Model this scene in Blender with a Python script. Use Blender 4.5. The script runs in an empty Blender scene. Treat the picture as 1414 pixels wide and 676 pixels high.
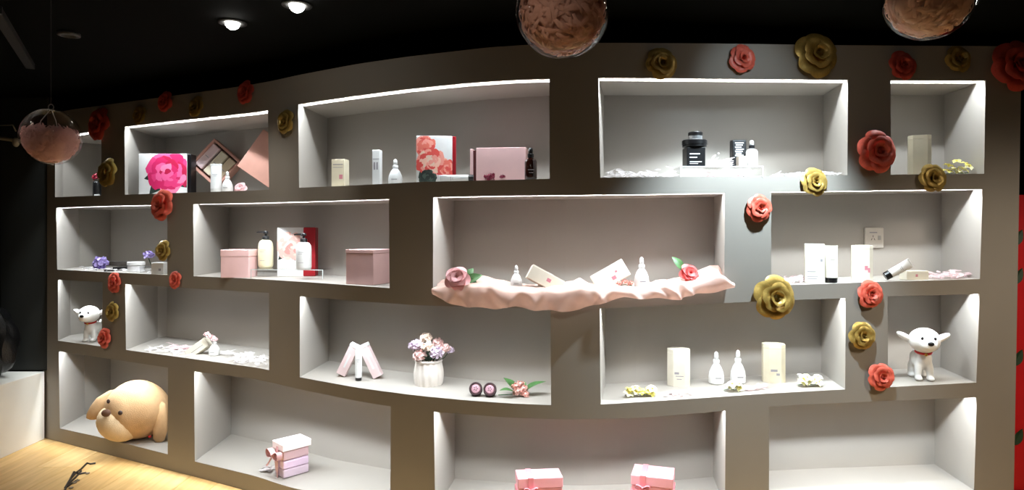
import bpy, bmesh, math, random
import numpy as np
from mathutils import Vector, Matrix, Euler

rnd = random.Random(7)
SC = bpy.context.scene
COL = SC.collection
PI = math.pi

# ------------------------------------------------------------------ camera, world, exposure
F, CX, HOR, ZC = 900.0, 707.0, 316.0, 1.36      # focal length (px), principal column, horizon row, eye height (m)
cam_d = bpy.data.cameras.new('camera')
cam_d.sensor_width = 36.0
cam_d.lens = 36.0 * F / 1414.0
cam_d.shift_y = -22.0 / 1414.0
cam_d.clip_start = 0.05
cam = bpy.data.objects.new('camera', cam_d)
COL.objects.link(cam)
cam.location = (0, 0, ZC)
cam.rotation_euler = (PI / 2, 0, 0)
SC.camera = cam

w = bpy.data.worlds.new('room_ambient'); SC.world = w
w.use_nodes = True
w.node_tree.nodes['Background'].inputs[0].default_value = (1.0, 0.86, 0.70, 1)
w.node_tree.nodes['Background'].inputs[1].default_value = 0.035

SC.view_settings.view_transform = 'Standard'
SC.view_settings.look = 'None'
SC.view_settings.gamma = 1.0
SC.view_settings.use_curve_mapping = False
SC.view_settings.exposure = 0.0

LED_W = 8.6            # watts per metre of LED strip
LED_COL = (0.86, 0.94, 1.0)

# ------------------------------------------------------------------ materials
def lin(c):
    return tuple(((v / 255) / 12.92 if v / 255 <= .04045 else ((v / 255 + .055) / 1.055) ** 2.4) for v in c)

MATS = {}
def mat(name, rgb, rough=.5, metal=0., var=.06, scale=14., bump=0., emit=0., sss=0., trans=0., coat=0.):
    if name in MATS: return MATS[name]
    m = bpy.data.materials.new(name); m.use_nodes = True
    nt = m.node_tree; b = nt.nodes['Principled BSDF']
    c = lin(rgb)
    tc = nt.nodes.new('ShaderNodeTexCoord')
    nz = nt.nodes.new('ShaderNodeTexNoise'); nz.inputs['Scale'].default_value = scale; nz.inputs['Detail'].default_value = 3
    nt.links.new(tc.outputs['Object'], nz.inputs['Vector'])
    rp = nt.nodes.new('ShaderNodeValToRGB')
    rp.color_ramp.elements[0].position = .3; rp.color_ramp.elements[1].position = .7
    rp.color_ramp.elements[0].color = tuple(max(0, v * (1 - var)) for v in c) + (1,)
    rp.color_ramp.elements[1].color = tuple(min(1, v * (1 + var)) for v in c) + (1,)
    nt.links.new(nz.outputs['Fac'], rp.inputs['Fac'])
    nt.links.new(rp.outputs['Color'], b.inputs['Base Color'])
    b.inputs['Roughness'].default_value = rough
    b.inputs['Metallic'].default_value = metal
    if coat: b.inputs['Coat Weight'].default_value = coat
    if sss:
        b.inputs['Subsurface Weight'].default_value = sss
        b.inputs['Subsurface Radius'].default_value = (.02, .01, .008)
    if trans: b.inputs['Transmission Weight'].default_value = trans
    if emit:
        b.inputs['Emission Color'].default_value = c + (1,)
        b.inputs['Emission Strength'].default_value = emit
    if bump:
        n2 = nt.nodes.new('ShaderNodeTexNoise'); n2.inputs['Scale'].default_value = scale * 8
        nt.links.new(tc.outputs['Object'], n2.inputs['Vector'])
        bp = nt.nodes.new('ShaderNodeBump'); bp.inputs['Strength'].default_value = bump; bp.inputs['Distance'].default_value = .004
        nt.links.new(n2.outputs['Fac'], bp.inputs['Height']); nt.links.new(bp.outputs['Normal'], b.inputs['Normal'])
    MATS[name] = m
    return m

def clear_mat(name, tint=(1, 1, 1), rough=.03, ior=1.45):
    if name in MATS: return MATS[name]
    m = bpy.data.materials.new(name); m.use_nodes = True
    nt = m.node_tree; nt.nodes.remove(nt.nodes['Principled BSDF'])
    t = nt.nodes.new('ShaderNodeBsdfTransparent'); t.inputs[0].default_value = (*tint, 1)
    g = nt.nodes.new('ShaderNodeBsdfGlossy'); g.inputs['Roughness'].default_value = rough
    lw_ = nt.nodes.new('ShaderNodeLayerWeight'); lw_.inputs['Blend'].default_value = .5
    pw_ = nt.nodes.new('ShaderNodeMath'); pw_.operation = 'POWER'; pw_.inputs[1].default_value = 4.5
    nt.links.new(lw_.outputs['Facing'], pw_.inputs[0])
    f = nt.nodes.new('ShaderNodeMapRange'); f.inputs['To Min'].default_value = ((ior - 1) / (ior + 1)) ** 2; f.inputs['To Max'].default_value = .75
    nt.links.new(pw_.outputs[0], f.inputs['Value'])
    mx = nt.nodes.new('ShaderNodeMixShader')
    nt.links.new(f.outputs[0], mx.inputs[0]); nt.links.new(t.outputs[0], mx.inputs[1]); nt.links.new(g.outputs[0], mx.inputs[2])
    nt.links.new(mx.outputs[0], nt.nodes['Material Output'].inputs['Surface'])
    MATS[name] = m
    return m

def sheer_mat(name, rgb, alpha):
    """woven sheer / downy stuff: part of the light passes between the fibres"""
    if name in MATS: return MATS[name]
    m = bpy.data.materials.new(name); m.use_nodes = True
    nt = m.node_tree; nt.nodes.remove(nt.nodes['Principled BSDF'])
    c = lin(rgb) + (1,)
    d = nt.nodes.new('ShaderNodeBsdfDiffuse'); d.inputs[0].default_value = c
    tl = nt.nodes.new('ShaderNodeBsdfTranslucent'); tl.inputs[0].default_value = c
    t = nt.nodes.new('ShaderNodeBsdfTransparent')
    m1 = nt.nodes.new('ShaderNodeMixShader'); m1.inputs[0].default_value = .35
    nt.links.new(d.outputs[0], m1.inputs[1]); nt.links.new(tl.outputs[0], m1.inputs[2])
    tc = nt.nodes.new('ShaderNodeTexCoord'); nz = nt.nodes.new('ShaderNodeTexNoise'); nz.inputs['Scale'].default_value = 22
    nt.links.new(tc.outputs['Object'], nz.inputs['Vector'])
    mr = nt.nodes.new('ShaderNodeMapRange'); mr.inputs['To Min'].default_value = alpha - .12; mr.inputs['To Max'].default_value = min(1, alpha + .12)
    nt.links.new(nz.outputs['Fac'], mr.inputs['Value'])
    m2 = nt.nodes.new('ShaderNodeMixShader')
    nt.links.new(mr.outputs[0], m2.inputs[0]); nt.links.new(t.outputs[0], m2.inputs[1]); nt.links.new(m1.outputs[0], m2.inputs[2])
    nt.links.new(m2.outputs[0], nt.nodes['Material Output'].inputs['Surface'])
    MATS[name] = m
    return m

def attr_mat(name, rough=.5):
    """colour comes from the mesh's own printed colours"""
    if name in MATS: return MATS[name]
    m = bpy.data.materials.new(name); m.use_nodes = True
    nt = m.node_tree; b = nt.nodes['Principled BSDF']
    a = nt.nodes.new('ShaderNodeVertexColor'); a.layer_name = 'ink'
    nt.links.new(a.outputs['Color'], b.inputs['Base Color'])
    b.inputs['Roughness'].default_value = rough
    MATS[name] = m
    return m

def wood_mat(name, rgb, seed):
    if name in MATS: return MATS[name]
    m = bpy.data.materials.new(name); m.use_nodes = True
    nt = m.node_tree; b = nt.nodes['Principled BSDF']
    tc = nt.nodes.new('ShaderNodeTexCoord'); mp = nt.nodes.new('ShaderNodeMapping')
    mp.inputs['Scale'].default_value = (9, .7, 1); mp.inputs['Location'].default_value = (seed * 3.1, seed * 7.7, 0)
    nt.links.new(tc.outputs['Object'], mp.inputs['Vector'])
    nz = nt.nodes.new('ShaderNodeTexNoise'); nz.inputs['Scale'].default_value = 2.2; nz.inputs['Detail'].default_value = 6; nz.inputs['Distortion'].default_value = 1.4
    nt.links.new(mp.outputs[0], nz.inputs['Vector'])
    rp = nt.nodes.new('ShaderNodeValToRGB'); c = lin(rgb)
    rp.color_ramp.elements[0].position = .3; rp.color_ramp.elements[1].position = .75
    rp.color_ramp.elements[0].color = tuple(v * k for v, k in zip(c, (.78, .72, .62))) + (1,)
    rp.color_ramp.elements[1].color = tuple(min(1, v * 1.1) for v in c) + (1,)
    nt.links.new(nz.outputs['Fac'], rp.inputs['Fac']); nt.links.new(rp.outputs['Color'], b.inputs['Base Color'])
    b.inputs['Roughness'].default_value = .42
    MATS[name] = m
    return m

# palette
M_WALL = mat('taupe_paint', (140, 134, 126), .62, var=.03, scale=3, bump=.04)
M_NICHE = mat('niche_paint', (168, 162, 154), .55, var=.02, scale=3)
M_BLACK = mat('black_ceiling_paint', (3, 4, 2), .9, var=.1)
M_BLACK.node_tree.nodes['Principled BSDF'].inputs['Specular IOR Level'].default_value = .05
M_DARKWALL = mat('dark_grey_paint', (26, 27, 23), .7)
M_WHITEW = mat('white_wall_paint', (222, 218, 208), .6, var=.03, scale=4)
M_CHANNEL = mat('led_channel_grey', (52, 52, 52), .7)
M_LED = mat('led_diffuser', (250, 252, 255), .5, emit=6., var=0)
M_WHITE = mat('white_plastic', (224, 224, 222), .35)
M_CREAM = mat('cream_card', (222, 215, 198), .5)
M_CREAM2 = mat('warm_cream_card', (214, 205, 180), .5)
M_BLK = mat('black_plastic', (18, 17, 18), .3)
M_PINK = mat('pink_card', (226, 186, 184), .55, var=.03)
M_PINKP = mat('pale_pink_card', (224, 200, 200), .5)
M_ROSEG = mat('rose_gold_card', (196, 146, 130), .5)
M_CRIMSON = mat('crimson_card', (150, 16, 28), .4)
M_AMBER = mat('dark_amber_glass', (40, 16, 10), .12, coat=.5)
M_GOLD = mat('gold_paper', (178, 148, 78), .38, metal=.45, var=.12)
M_RED = mat('coral_red_paper', (208, 94, 76), .42, var=.1)
M_REDD = mat('deep_red_paper', (188, 70, 56), .42, var=.1)
M_GREEN = mat('leaf_green', (70, 112, 60), .5, var=.2, scale=40)
M_DGREEN = mat('dark_leaf_green', (36, 60, 38), .5, var=.2, scale=40)
M_CLEAR = clear_mat('clear_acrylic')
M_BALL = clear_mat('clear_ball_plastic', (1, .98, .97))
M_FEATHER = sheer_mat('white_feather', (244, 240, 240), .62)
M_FEATHP = sheer_mat('pink_feather', (238, 214, 216), .62)
M_TULLE = sheer_mat('pink_tulle', (246, 212, 200), .80)
M_INK = attr_mat('printed_ink')
M_PRINT = mat('grey_print', (150, 146, 150), .5)
M_PRINTP = mat('pink_print', (205, 130, 142), .5)
M_PRINTW = mat('white_print', (225, 225, 225), .5)

# ------------------------------------------------------------------ mesh helpers
class MB:
    def __init__(s): s.v = []; s.f = []; s.c = []
    def add(s, vs, fs, M=None, col=None):
        o = len(s.v)
        for p in vs:
            p = Vector(p)
            s.v.append(tuple(M @ p) if M else tuple(p))
        for f in fs:
            s.f.append(tuple(i + o for i in f)); s.c.append(col)
        return s
    def box(s, x0, x1, y0, y1, z0, z1, M=None, col=None):
        vs = [(x, y, z) for z in (z0, z1) for y in (y0, y1) for x in (x0, x1)]
        fs = [(0, 2, 3, 1), (4, 5, 7, 6), (0, 1, 5, 4), (2, 6, 7, 3), (0, 4, 6, 2), (1, 3, 7, 5)]
        return s.add(vs, fs, M, col)
    def bbox(s, x0, x1, y0, y1, z0, z1, b=.003, M=None, seg=2):
        bm = bmesh.new(); bmesh.ops.create_cube(bm, size=1)
        b = min(b, .45 * min(x1 - x0, y1 - y0, z1 - z0))
        for v in bm.verts:
            v.co = Vector(((x0 + x1) / 2 + v.co.x * (x1 - x0), (y0 + y1) / 2 + v.co.y * (y1 - y0), (z0 + z1) / 2 + v.co.z * (z1 - z0)))
        bmesh.ops.bevel(bm, geom=bm.edges[:], offset=b, segments=seg, affect='EDGES', profile=.5)
        bm.verts.index_update()
        s.add([v.co.copy() for v in bm.verts], [tuple(v.index for v in f.verts) for f in bm.faces], M)
        bm.free(); return s
    def lathe(s, prof, seg=20, M=None, sx=1., sy=1., col=None):
        vs = []; fs = []
        n = len(prof)
        for r, z in prof:
            for k in range(seg):
                a = 2 * PI * k / seg
                vs.append((r * math.cos(a) * sx, r * math.sin(a) * sy, z))
        for i in range(n - 1):
            for k in range(seg):
                k2 = (k + 1) % seg
                fs.append((i * seg + k, i * seg + k2, (i + 1) * seg + k2, (i + 1) * seg + k))
        if prof[0][0] > 1e-5: fs.append(tuple(range(seg - 1, -1, -1)))
        if prof[-1][0] > 1e-5: fs.append(tuple((n - 1) * seg + k for k in range(seg)))
        return s.add(vs, fs, M, col)
    def ball(s, c, r, seg=16, rings=9, M=None, col=None):
        if not hasattr(r, '__len__'): r = (r, r, r)
        prof = [(max(1e-6, math.sin(PI * i / rings)), -math.cos(PI * i / rings)) for i in range(rings + 1)]
        T = Matrix.Translation(c) @ Matrix.Diagonal((r[0], r[1], r[2], 1))
        return s.lathe(prof, seg, (M @ T) if M else T, col=col)
    def tube(s, pts, rad, seg=8, M=None, cap=True):
        pts = [Vector(p) for p in pts]; n = len(pts)
        rad = [rad] * n if not hasattr(rad, '__len__') else rad
        vs = []; fs = []; prev = None
        for i, p in enumerate(pts):
            t = (pts[min(i + 1, n - 1)] - pts[max(i - 1, 0)]).normalized()
            a = prev if prev is not None else (Vector((0, 0, 1)) if abs(t.z) < .9 else Vector((1, 0, 0)))
            u = (a - t * a.dot(t)).normalized(); prev = u
            q = t.cross(u)
            for k in range(seg):
                an = 2 * PI * k / seg
                vs.append(p + (u * math.cos(an) + q * math.sin(an)) * rad[i])
        for i in range(n - 1):
            for k in range(seg):
                k2 = (k + 1) % seg
                fs.append((i * seg + k, i * seg + k2, (i + 1) * seg + k2, (i + 1) * seg + k))
        if cap:
            fs.append(tuple(range(seg - 1, -1, -1))); fs.append(tuple((n - 1) * seg + k for k in range(seg)))
        return s.add(vs, fs, M)
    def grid(s, fn, nu, nv, M=None, col=None):
        vs = [fn(i / nu, j / nv) for j in range(nv + 1) for i in range(nu + 1)]
        fs = [(j * (nu + 1) + i, j * (nu + 1) + i + 1, (j + 1) * (nu + 1) + i + 1, (j + 1) * (nu + 1) + i) for j in range(nv) for i in range(nu)]
        return s.add(vs, fs, M, col)
    def mesh(s, name, m, smooth=False):
        me = bpy.data.meshes.new(name)
        me.from_pydata([tuple(v) for v in s.v], [], s.f); me.update()
        if smooth:
            me.polygons.foreach_set('use_smooth', [True] * len(me.polygons))
        if any(c is not None for c in s.c):
            ca = me.color_attributes.new('ink', 'FLOAT_COLOR', 'CORNER')
            for p, c in zip(me.polygons, s.c):
                for li in p.loop_indices: ca.data[li].color = (*(c or (1, 1, 1)), 1)
        me.materials.append(m)
        return me
    def build(s, name, m, parent=None, smooth=False, loc=(0, 0, 0), rot=(0, 0, 0)):
        o = bpy.data.objects.new(name, s.mesh(name, m, smooth))
        COL.objects.link(o); o.parent = parent; o.location = loc; o.rotation_euler = rot
        return o

def auto(o, ang=40):
    o.data.polygons.foreach_set('use_smooth', [True] * len(o.data.polygons))
    try: o.data.set_sharp_from_angle(angle=math.radians(ang))
    except Exception: pass
    return o

def tag(o, label, cat, group=None, kind=None):
    o['label'] = label; o['category'] = cat
    if group: o['group'] = group
    if kind: o['kind'] = kind
    return o

def thing(name, label, cat, loc, rot=(0, 0, 0), group=None):
    o = bpy.data.objects.new(name, None); COL.objects.link(o)
    o.location = loc; o.rotation_euler = rot; o.empty_display_size = .03
    return tag(o, label, cat, group)

def struct(o): o['kind'] = 'structure'; return o

# ------------------------------------------------------------------ the plan of the wall, measured
def smooth_fn(pts, sig=14.):
    xs = np.arange(20, 1460, 2.0)
    p = np.array(sorted(pts), float)
    # linear extrapolation at the ends
    a = (p[1] - p[0]); b = (p[-1] - p[-2])
    p = np.vstack([[p[0] - a * (80 / a[0])], p, [p[-1] + b * (80 / b[0])]])
    ys = np.interp(xs, p[:, 0], p[:, 1])
    k = np.exp(-.5 * (np.arange(-30, 31) * 2 / sig) ** 2); k /= k.sum()
    sm = np.convolve(np.pad(ys, 30, mode='reflect', reflect_type='odd'), k, mode='valid')
    return lambda x: float(np.interp(x, xs, sm))

S = smooth_fn([(60, .622), (80, .633), (174, .687), (268, .738), (354, .788), (414, .836), (494, .893), (570, .941), (640, .968), (708, .990),
               (783, 1.0), (829, 1.0), (883, .997), (958, .982), (1062, .961), (1168, .947), (1233, .940), (1348, .927), (1410, .922)], 26)
Z0 = F / 340.0
def depth(x): return Z0 / S(x)
def W(x, y, Z): return Vector(((x - CX) / F * Z, Z, ZC + (HOR - y) / F * Z))
def wall_pt(x, y): return W(x, y, depth(x))
def plan(x):
    Z = depth(x); return Vector(((x - CX) / F * Z, Z))
def wall_normal(x):            # pointing out of the wall, towards the room
    t = plan(x + 6) - plan(x - 6); t.normalize()
    return Vector((t.y, -t.x, 0))

TOP = smooth_fn([(60, 158), (100, 151), (165, 142), (313, 122), (369, 113), (414, 103), (494, 88), (564, 78), (677, 65), (760, 60), (843, 59), (996, 60), (1173, 62.5), (1360, 63.5), (1410, 64)], 10)
R = {}
R[1] = (smooth_fn([(60, 192), (112.6, 183.5), (172.7, 174.5), (225, 168.5), (354, 154.5), (370, 152), (411.6, 143.5), (494, 131.5), (564, 122.5), (642, 114.5), (708, 110), (758, 108.7), (826, 107), (958, 108), (1170, 110), (1230, 110.5), (1410, 111)], 8),
        smooth_fn([(60, 272.6), (76, 272), (172.7, 268.5), (354, 262.6), (413, 259), (494, 255.5), (579, 251), (708, 248), (759, 246.6), (829, 245), (933, 244), (1062, 243.2), (1170, 241.6), (1230, 241), (1359, 239.6), (1410, 239)], 8))
R[2] = (smooth_fn([(60, 287.5), (77.6, 286.7), (140, 284.5), (266.7, 281.7), (354, 280), (494, 276), (537, 274.7), (598, 272), (708, 270), (883, 268.2), (998, 266.3), (1065, 265), (1200, 263), (1357, 260.8), (1410, 260)], 8),
        smooth_fn([(60, 371), (79, 371.8), (140, 375), (230, 379.3), (267, 381), (354, 384.8), (429, 389.5), (538, 397.5), (598, 401), (708, 404.5), (790, 405.5), (900, 403), (1000, 398.5), (1085, 393.4), (1210, 389), (1353, 385), (1410, 383)], 8))
R[3] = (smooth_fn([(60, 384.5), (80, 386), (143, 389.5), (172.7, 392), (265, 398), (371.5, 404), (414, 409), (494, 415.5), (579, 421.4), (708, 425), (760, 426), (829, 425.2), (958, 420), (1033, 416.6), (1097, 413.8), (1168, 411.5), (1235, 408.5), (1353, 405.6), (1410, 404)], 8),
        smooth_fn([(60, 467.5), (80, 470), (137.7, 477.5), (174, 482.7), (354, 507), (371.5, 510.5), (414, 520.5), (494, 535), (569, 545), (640, 552), (708, 556.8), (760, 558.8), (829, 558.3), (958, 550), (1062, 542.8), (1168, 537.2), (1233, 533.8), (1348, 527.8), (1410, 525)], 8))
R[4] = (smooth_fn([(60, 482), (81, 484.8), (268.4, 512.5), (354, 523), (414, 537.2), (494, 553.5), (539, 560.8), (599, 568.3), (708, 576.6), (783, 578.9), (883, 577), (993, 567.5), (1067, 560.4), (1185, 554.6), (1348, 548.3), (1410, 546)], 8),
        smooth_fn([(60, 586.5), (82.6, 591), (140, 603.5), (231.6, 626.7), (269, 636.7), (354, 657), (401.6, 673), (494, 690), (600, 705), (708, 713), (790, 716), (883, 712), (1000, 699), (1062, 691), (1185, 684), (1348, 676), (1410, 674)], 8))
def FLOORLINE(x): return HOR + ZC * F / depth(x)

# niches: row, (left top, left bottom), (right top, right bottom), back corner columns (None: square)
NI = {
 'a1': (1, (76, 76), (140, 140), 112, None), 'a2': (1, (172, 172.5), (370, 371.5), 222, None), 'a3': (1, (411.6, 413), (758.5, 759), 452, None),
 'a4': (1, (826, 829), (1171, 1170), 834, 1137), 'a5': (1, (1230, 1230), (1361, 1359), None, 1304),
 'b1': (2, (77.6, 79), (231, 231), 136, None), 'b2': (2, (266.7, 267.4), (537, 538), 316, None), 'b3': (2, (598, 598), (1001, 1000), 627, 986),
 'b4': (2, (1065, 1065), (1357, 1353), None, 1300),
 'c1': (3, (80, 80), (142, 140), 122, None), 'c2': (3, (172.7, 174), (371.5, 371.5), 225, None), 'c3': (3, (414, 414), (760, 761), 454, None),
 'c4': (3, (828, 829.4), (1168, 1167), 836, 1134), 'c5': (3, (1226, 1226), (1353, 1348), None, 1299),
 'd1': (4, (81, 82.6), (232, 231.6), 138, None), 'd2': (4, (268, 269), (539.5, 539), 319, None), 'd3': (4, (599, 601), (1002, 1001), 628, 985),
 'd4': (4, (1062, 1062), (1349, 1345), None, 1291),
}
def niche_depth(x): return float(np.interp(x, [80, 270, 414, 800, 1360], [.44, .41, .38, .34, .31]))

class Niche:
    N = 14
    def __init__(s, key):
        s.key = key; s.row, s.L, s.Rr, bl, br = NI[key]
        top, bot = R[s.row]
        s.top, s.bot = top, bot
        FL, FR = plan(s.L[0]), plan(s.Rr[0])
        ch = (FR - FL).normalized(); nb = Vector((-ch.y, ch.x))   # into the wall
        dl, dr = niche_depth(s.L[0]), niche_depth(s.Rr[0])
        def corner(P, d, px):
            B = P + nb * d
            if px is not None:    # slide along the back plane to the measured column
                q = (px - CX) / F
                t = (q * B.y - B.x) / (ch.x - q * ch.y)
                B = B + ch * t
            return B
        s.FL, s.FR, s.BL, s.BR = FL, FR, corner(FL, dl, bl), corner(FR, dr, br)
        if br is None:      # keep the back run as long as the front
            s.BR = FR + nb * dr
            if bl is not None: s.BR = s.BR + ch * (max(-.02, (s.BL - FL - nb * dl).dot(ch)) * .5)
        if bl is None:
            s.BL = FL + nb * dl
    def fx(s, u, t=0.): # column of the front edge at parameter u; t=0 top, 1 bottom
        return (s.L[0] * (1 - t) + s.L[1] * t) * (1 - u) + (s.Rr[0] * (1 - t) + s.Rr[1] * t) * u
    def front(s, u, t=0.): return plan(s.fx(u, t))
    def back(s, u):
        dev = s.front(u) - s.FL.lerp(s.FR, u)
        return s.BL.lerp(s.BR, u) + dev
    def at(s, u, v, t=1.):
        a = s.front(u, t); b = s.back(u); return a.lerp(b, v)
    def ztop(s, u): x = s.fx(u, 0); return wall_pt(x, s.top(x)).z
    def zbot(s, u): x = s.fx(u, 1); return wall_pt(x, s.bot(x)).z
    def on(s, px, v=.3, y=None):
        """point on this niche's floor seen at column px: at depth share v, or where row y falls"""
        def solve(v):
            lo, hi = -.3, 1.3
            for _ in range(40):
                m = (lo + hi) / 2; p = s.at(m, v)
                if CX + F * p.x / p.y < px: lo = m
                else: hi = m
            u = (lo + hi) / 2; p = s.at(u, v)
            return Vector((p.x, p.y, s.zbot(u)))
        if y is None: return solve(v)
        lo, hi = 0., 1.
        for _ in range(30):
            m = (lo + hi) / 2; p = solve(m)
            if HOR + (ZC - p.z) * F / p.y > y: lo = m
            else: hi = m
        return solve((lo + hi) / 2)
NICHE = {k: Niche(k) for k in NI}

# ------------------------------------------------------------------ wall with niches
XL, XRt, XRb = 60.0, 1411.0, 1400.0
def xright(y): return XRt + (XRb - XRt) * (y - 64) / 612.0
GRID = list(np.arange(64, 1398, 8.0))
def poly(line, x0, x1, extra=()):
    xs = sorted(set([x0, x1] + [g for g in GRID if x0 + .5 < g < x1 - .5] + [e for e in extra if x0 < e < x1]))
    return [(x, line(x)) for x in xs]
def bridge(mb, A, B):
    """surface between two polylines of (column, row), both from left to right"""
    pa = [wall_pt(*p) for p in A]; pb = [wall_pt(*p) for p in B]
    o = len(mb.v); mb.v += [tuple(p) for p in pa + pb]
    i = j = 0; n = len(pa)
    while i < len(pa) - 1 or j < len(pb) - 1:
        if j == len(pb) - 1 or (i < len(pa) - 1 and A[i + 1][0] <= B[j + 1][0]):
            mb.f.append((o + i, o + n + j, o + i + 1)); i += 1
        else:
            mb.f.append((o + i, o + n + j, o + n + j + 1)); j += 1
        mb.c.append(None)
wb = MB()
rows = {r: [k for k in NI if NI[k][0] == r] for r in (1, 2, 3, 4)}
def xs_of(r, t): return [NI[k][1][t] for k in rows[r]] + [NI[k][2][t] for k in rows[r]]
prev_line, prev_x = TOP, []
for r in (1, 2, 3, 4):
    top, bot = R[r]
    bridge(wb, poly(prev_line, XL, xright(prev_line(1400)), prev_x), poly(top, XL, xright(top(1400)), xs_of(r, 0)))
    edges_t = [XL] + sum([[NI[k][1][0], NI[k][2][0]] for k in rows[r]], []) + [xright(top(1400))]
    edges_b = [XL] + sum([[NI[k][1][1], NI[k][2][1]] for k in rows[r]], []) + [xright(bot(1400))]
    for i in range(0, len(edges_t), 2):
        bridge(wb, poly(top, edges_t[i], edges_t[i + 1]), poly(bot, edges_b[i], edges_b[i + 1]))
    prev_line, prev_x = bot, xs_of(r, 1)
bridge(wb, poly(prev_line, XL, xright(prev_line(1400)), prev_x), poly(FLOORLINE, XL, xright(FLOORLINE(1400))))
# top face, ends and back, so that the wall is a solid thing
o = len(wb.v); tp = poly(TOP, XL, xright(64)); nrm = [wall_normal(x) for x, _ in tp]
fr = [wall_pt(*p) for p in tp]; bk = [p - n * .52 for p, n in zip(fr, nrm)]
gb = [Vector((p.x, p.y, 0)) for p in bk]
wb.v += [tuple(p) for p in fr + bk + gb]; n = len(fr)
for i in range(n - 1):
    wb.f.append((o + i, o + i + 1, o + n + i + 1, o + n + i)); wb.c.append(None)
    wb.f.append((o + n + i, o + n + i + 1, o + 2 * n + i + 1, o + 2 * n + i)); wb.c.append(None)
for idx, xx in ((0, XL), (n - 1, xright(FLOORLINE(1400)))):
    a, b = fr[idx], bk[idx]; g = wall_pt(xx, FLOORLINE(xx))
    o2 = len(wb.v); wb.v += [tuple(a), tuple(b), (b.x, b.y, 0), (g.x, g.y, 0)]
    wb.f.append((o2, o2 + 1, o2 + 2, o2 + 3)); wb.c.append(None)
wall_back = struct(wb.build('wall_back', M_WALL))
wall_back['label'] = 'taupe display wall with four staggered rows of lit niches'

LIP, GRV, GUP = .012, .062, .050
def build_niche(nc):
    N = Niche.N; mb = MB()
    us = [i / N for i in range(N + 1)]
    def P(p, z): return (p.x, p.y, z)
    def strip(A, B):
        o = len(mb.v); mb.v += A + B; n = len(A)
        for i in range(n - 1): mb.f.append((o + i, o + i + 1, o + n + i + 1, o + n + i)); mb.c.append(None)
    def dv(u, off):        # depth share of a given offset
        return off / (nc.back(u) - nc.front(u)).length
    f0b = [P(nc.at(u, 0, 1), nc.zbot(u)) for u in us]; b0 = [P(nc.back(u), nc.zbot(u)) for u in us]
    b1 = [P(nc.back(u), nc.ztop(u)) for u in us]
    f1 = [P(nc.at(u, 0, 0), nc.ztop(u)) for u in us]
    l1 = [P(nc.at(u, dv(u, LIP), 0), nc.ztop(u)) for u in us]
    l2 = [P(nc.at(u, dv(u, LIP), 0), nc.ztop(u) + GUP) for u in us]
    g2 = [P(nc.at(u, dv(u, GRV), 0), nc.ztop(u) + GUP) for u in us]
    g1 = [P(nc.at(u, dv(u, GRV), 0), nc.ztop(u)) for u in us]
    strip(f0b, b0); strip(b0, b1)
    strip(f1, l1); strip(g2, g1); strip(g1, b1)
    for i in (0, N):
        o = len(mb.v); mb.v += [f0b[i], b0[i], b1[i], f1[i]]; mb.f.append((o, o + 1, o + 2, o + 3)); mb.c.append(None)
        o = len(mb.v); mb.v += [l1[i], l2[i], g2[i], g1[i]]; mb.f.append((o, o + 1, o + 2, o + 3)); mb.c.append(None)
    ob = mb.build('niche', M_NICHE, wall_back)
    mb = MB(); strip(l1, l2); strip(l2, g2)
    mb.build('led_channel', M_CHANNEL, ob)  # groove faces made dark grey to soak up LED bounce
    # LED strip: slim diffuser in the groove, with its light
    st = MB(); A = []; 
    for u in us:
        a = nc.at(u, dv(u, LIP + .006), 0); b = nc.at(u, dv(u, LIP + .018), 0); z = nc.ztop(u) + GUP - .001
        A.append((a, b, z))
    for i in range(N):
        (a, b, z), (c, d, z2) = A[i], A[i + 1]
        st.add([P(a, z), P(b, z), P(d, z2), P(c, z2), P(a, z - .006), P(b, z - .006), P(d, z2 - .006), P(c, z2 - .006)],
               [(0, 3, 2, 1), (4, 5, 6, 7), (0, 4, 7, 3), (1, 2, 6, 5)])
    led = st.build('led_strip', M_LED, ob)
    segs = 4 if nc.Rr[0] - nc.L[0] > 150 else 1
    for k in range(segs):
        u0, u1 = k / segs, (k + 1) / segs
        p0 = nc.at(u0, dv(u0, LIP + .012), 0); p1 = nc.at(u1, dv(u1, LIP + .012), 0)
        z = (nc.ztop(u0) + nc.ztop(u1)) / 2 + GUP - .010
        L = (p1 - p0).length
        ld = bpy.data.lights.new('led_light', 'AREA'); ld.shape = 'RECTANGLE'
        ld.size = L * .985; ld.size_y = .007; ld.energy = LED_W * L; ld.color = LED_COL
        lo = bpy.data.objects.new('led_light', ld); COL.objects.link(lo)
        m = (p0 + p1) / 2; lo.location = (m.x, m.y, z)
        d = p1 - p0; lo.rotation_euler = (0, math.asin(max(-1, min(1, -(nc.ztop(u1) - nc.ztop(u0)) / L))), math.atan2(d.y, d.x))
    return ob
for k in NI: build_niche(NICHE[k])

# ------------------------------------------------------------------ floor, ceiling, left and right ends
fl = MB(); fl.box(-4.2, 3.6, -2.6, 5.6, -.06, -.012)
floor = struct(fl.build('floor', mat('subfloor', (96, 74, 48), .8)))
WOODS = [wood_mat('honey_oak_%s' % c, rgb, i) for i, (c, rgb) in enumerate((('pale', (226, 190, 132)), ('warm', (220, 182, 122)), ('tan', (214, 174, 114))))]
pw, plen = .19, 1.26
plank_meshes = [MB().bbox(-pw / 2 + .0008, pw / 2 - .0008, -plen / 2 + .0008, plen / 2 - .0008, -.012, 0, .0012, seg=1).mesh('plank', m) for m in WOODS]
i = 0
for cxn in range(34):
    x = -3.10 + pw * (cxn + .5); off = (cxn % 3) * plen / 3
    for r in range(-1, 4):
        y = 1.0 + r * plen + off
        if y > 4.9 or y < .6: continue
        if x > 2.6: continue
        pl = bpy.data.objects.new('plank', plank_meshes[(cxn * 7 + r * 5) % 3]); COL.objects.link(pl)
        pl.parent = floor; pl.location = (x, y, 0)
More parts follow.
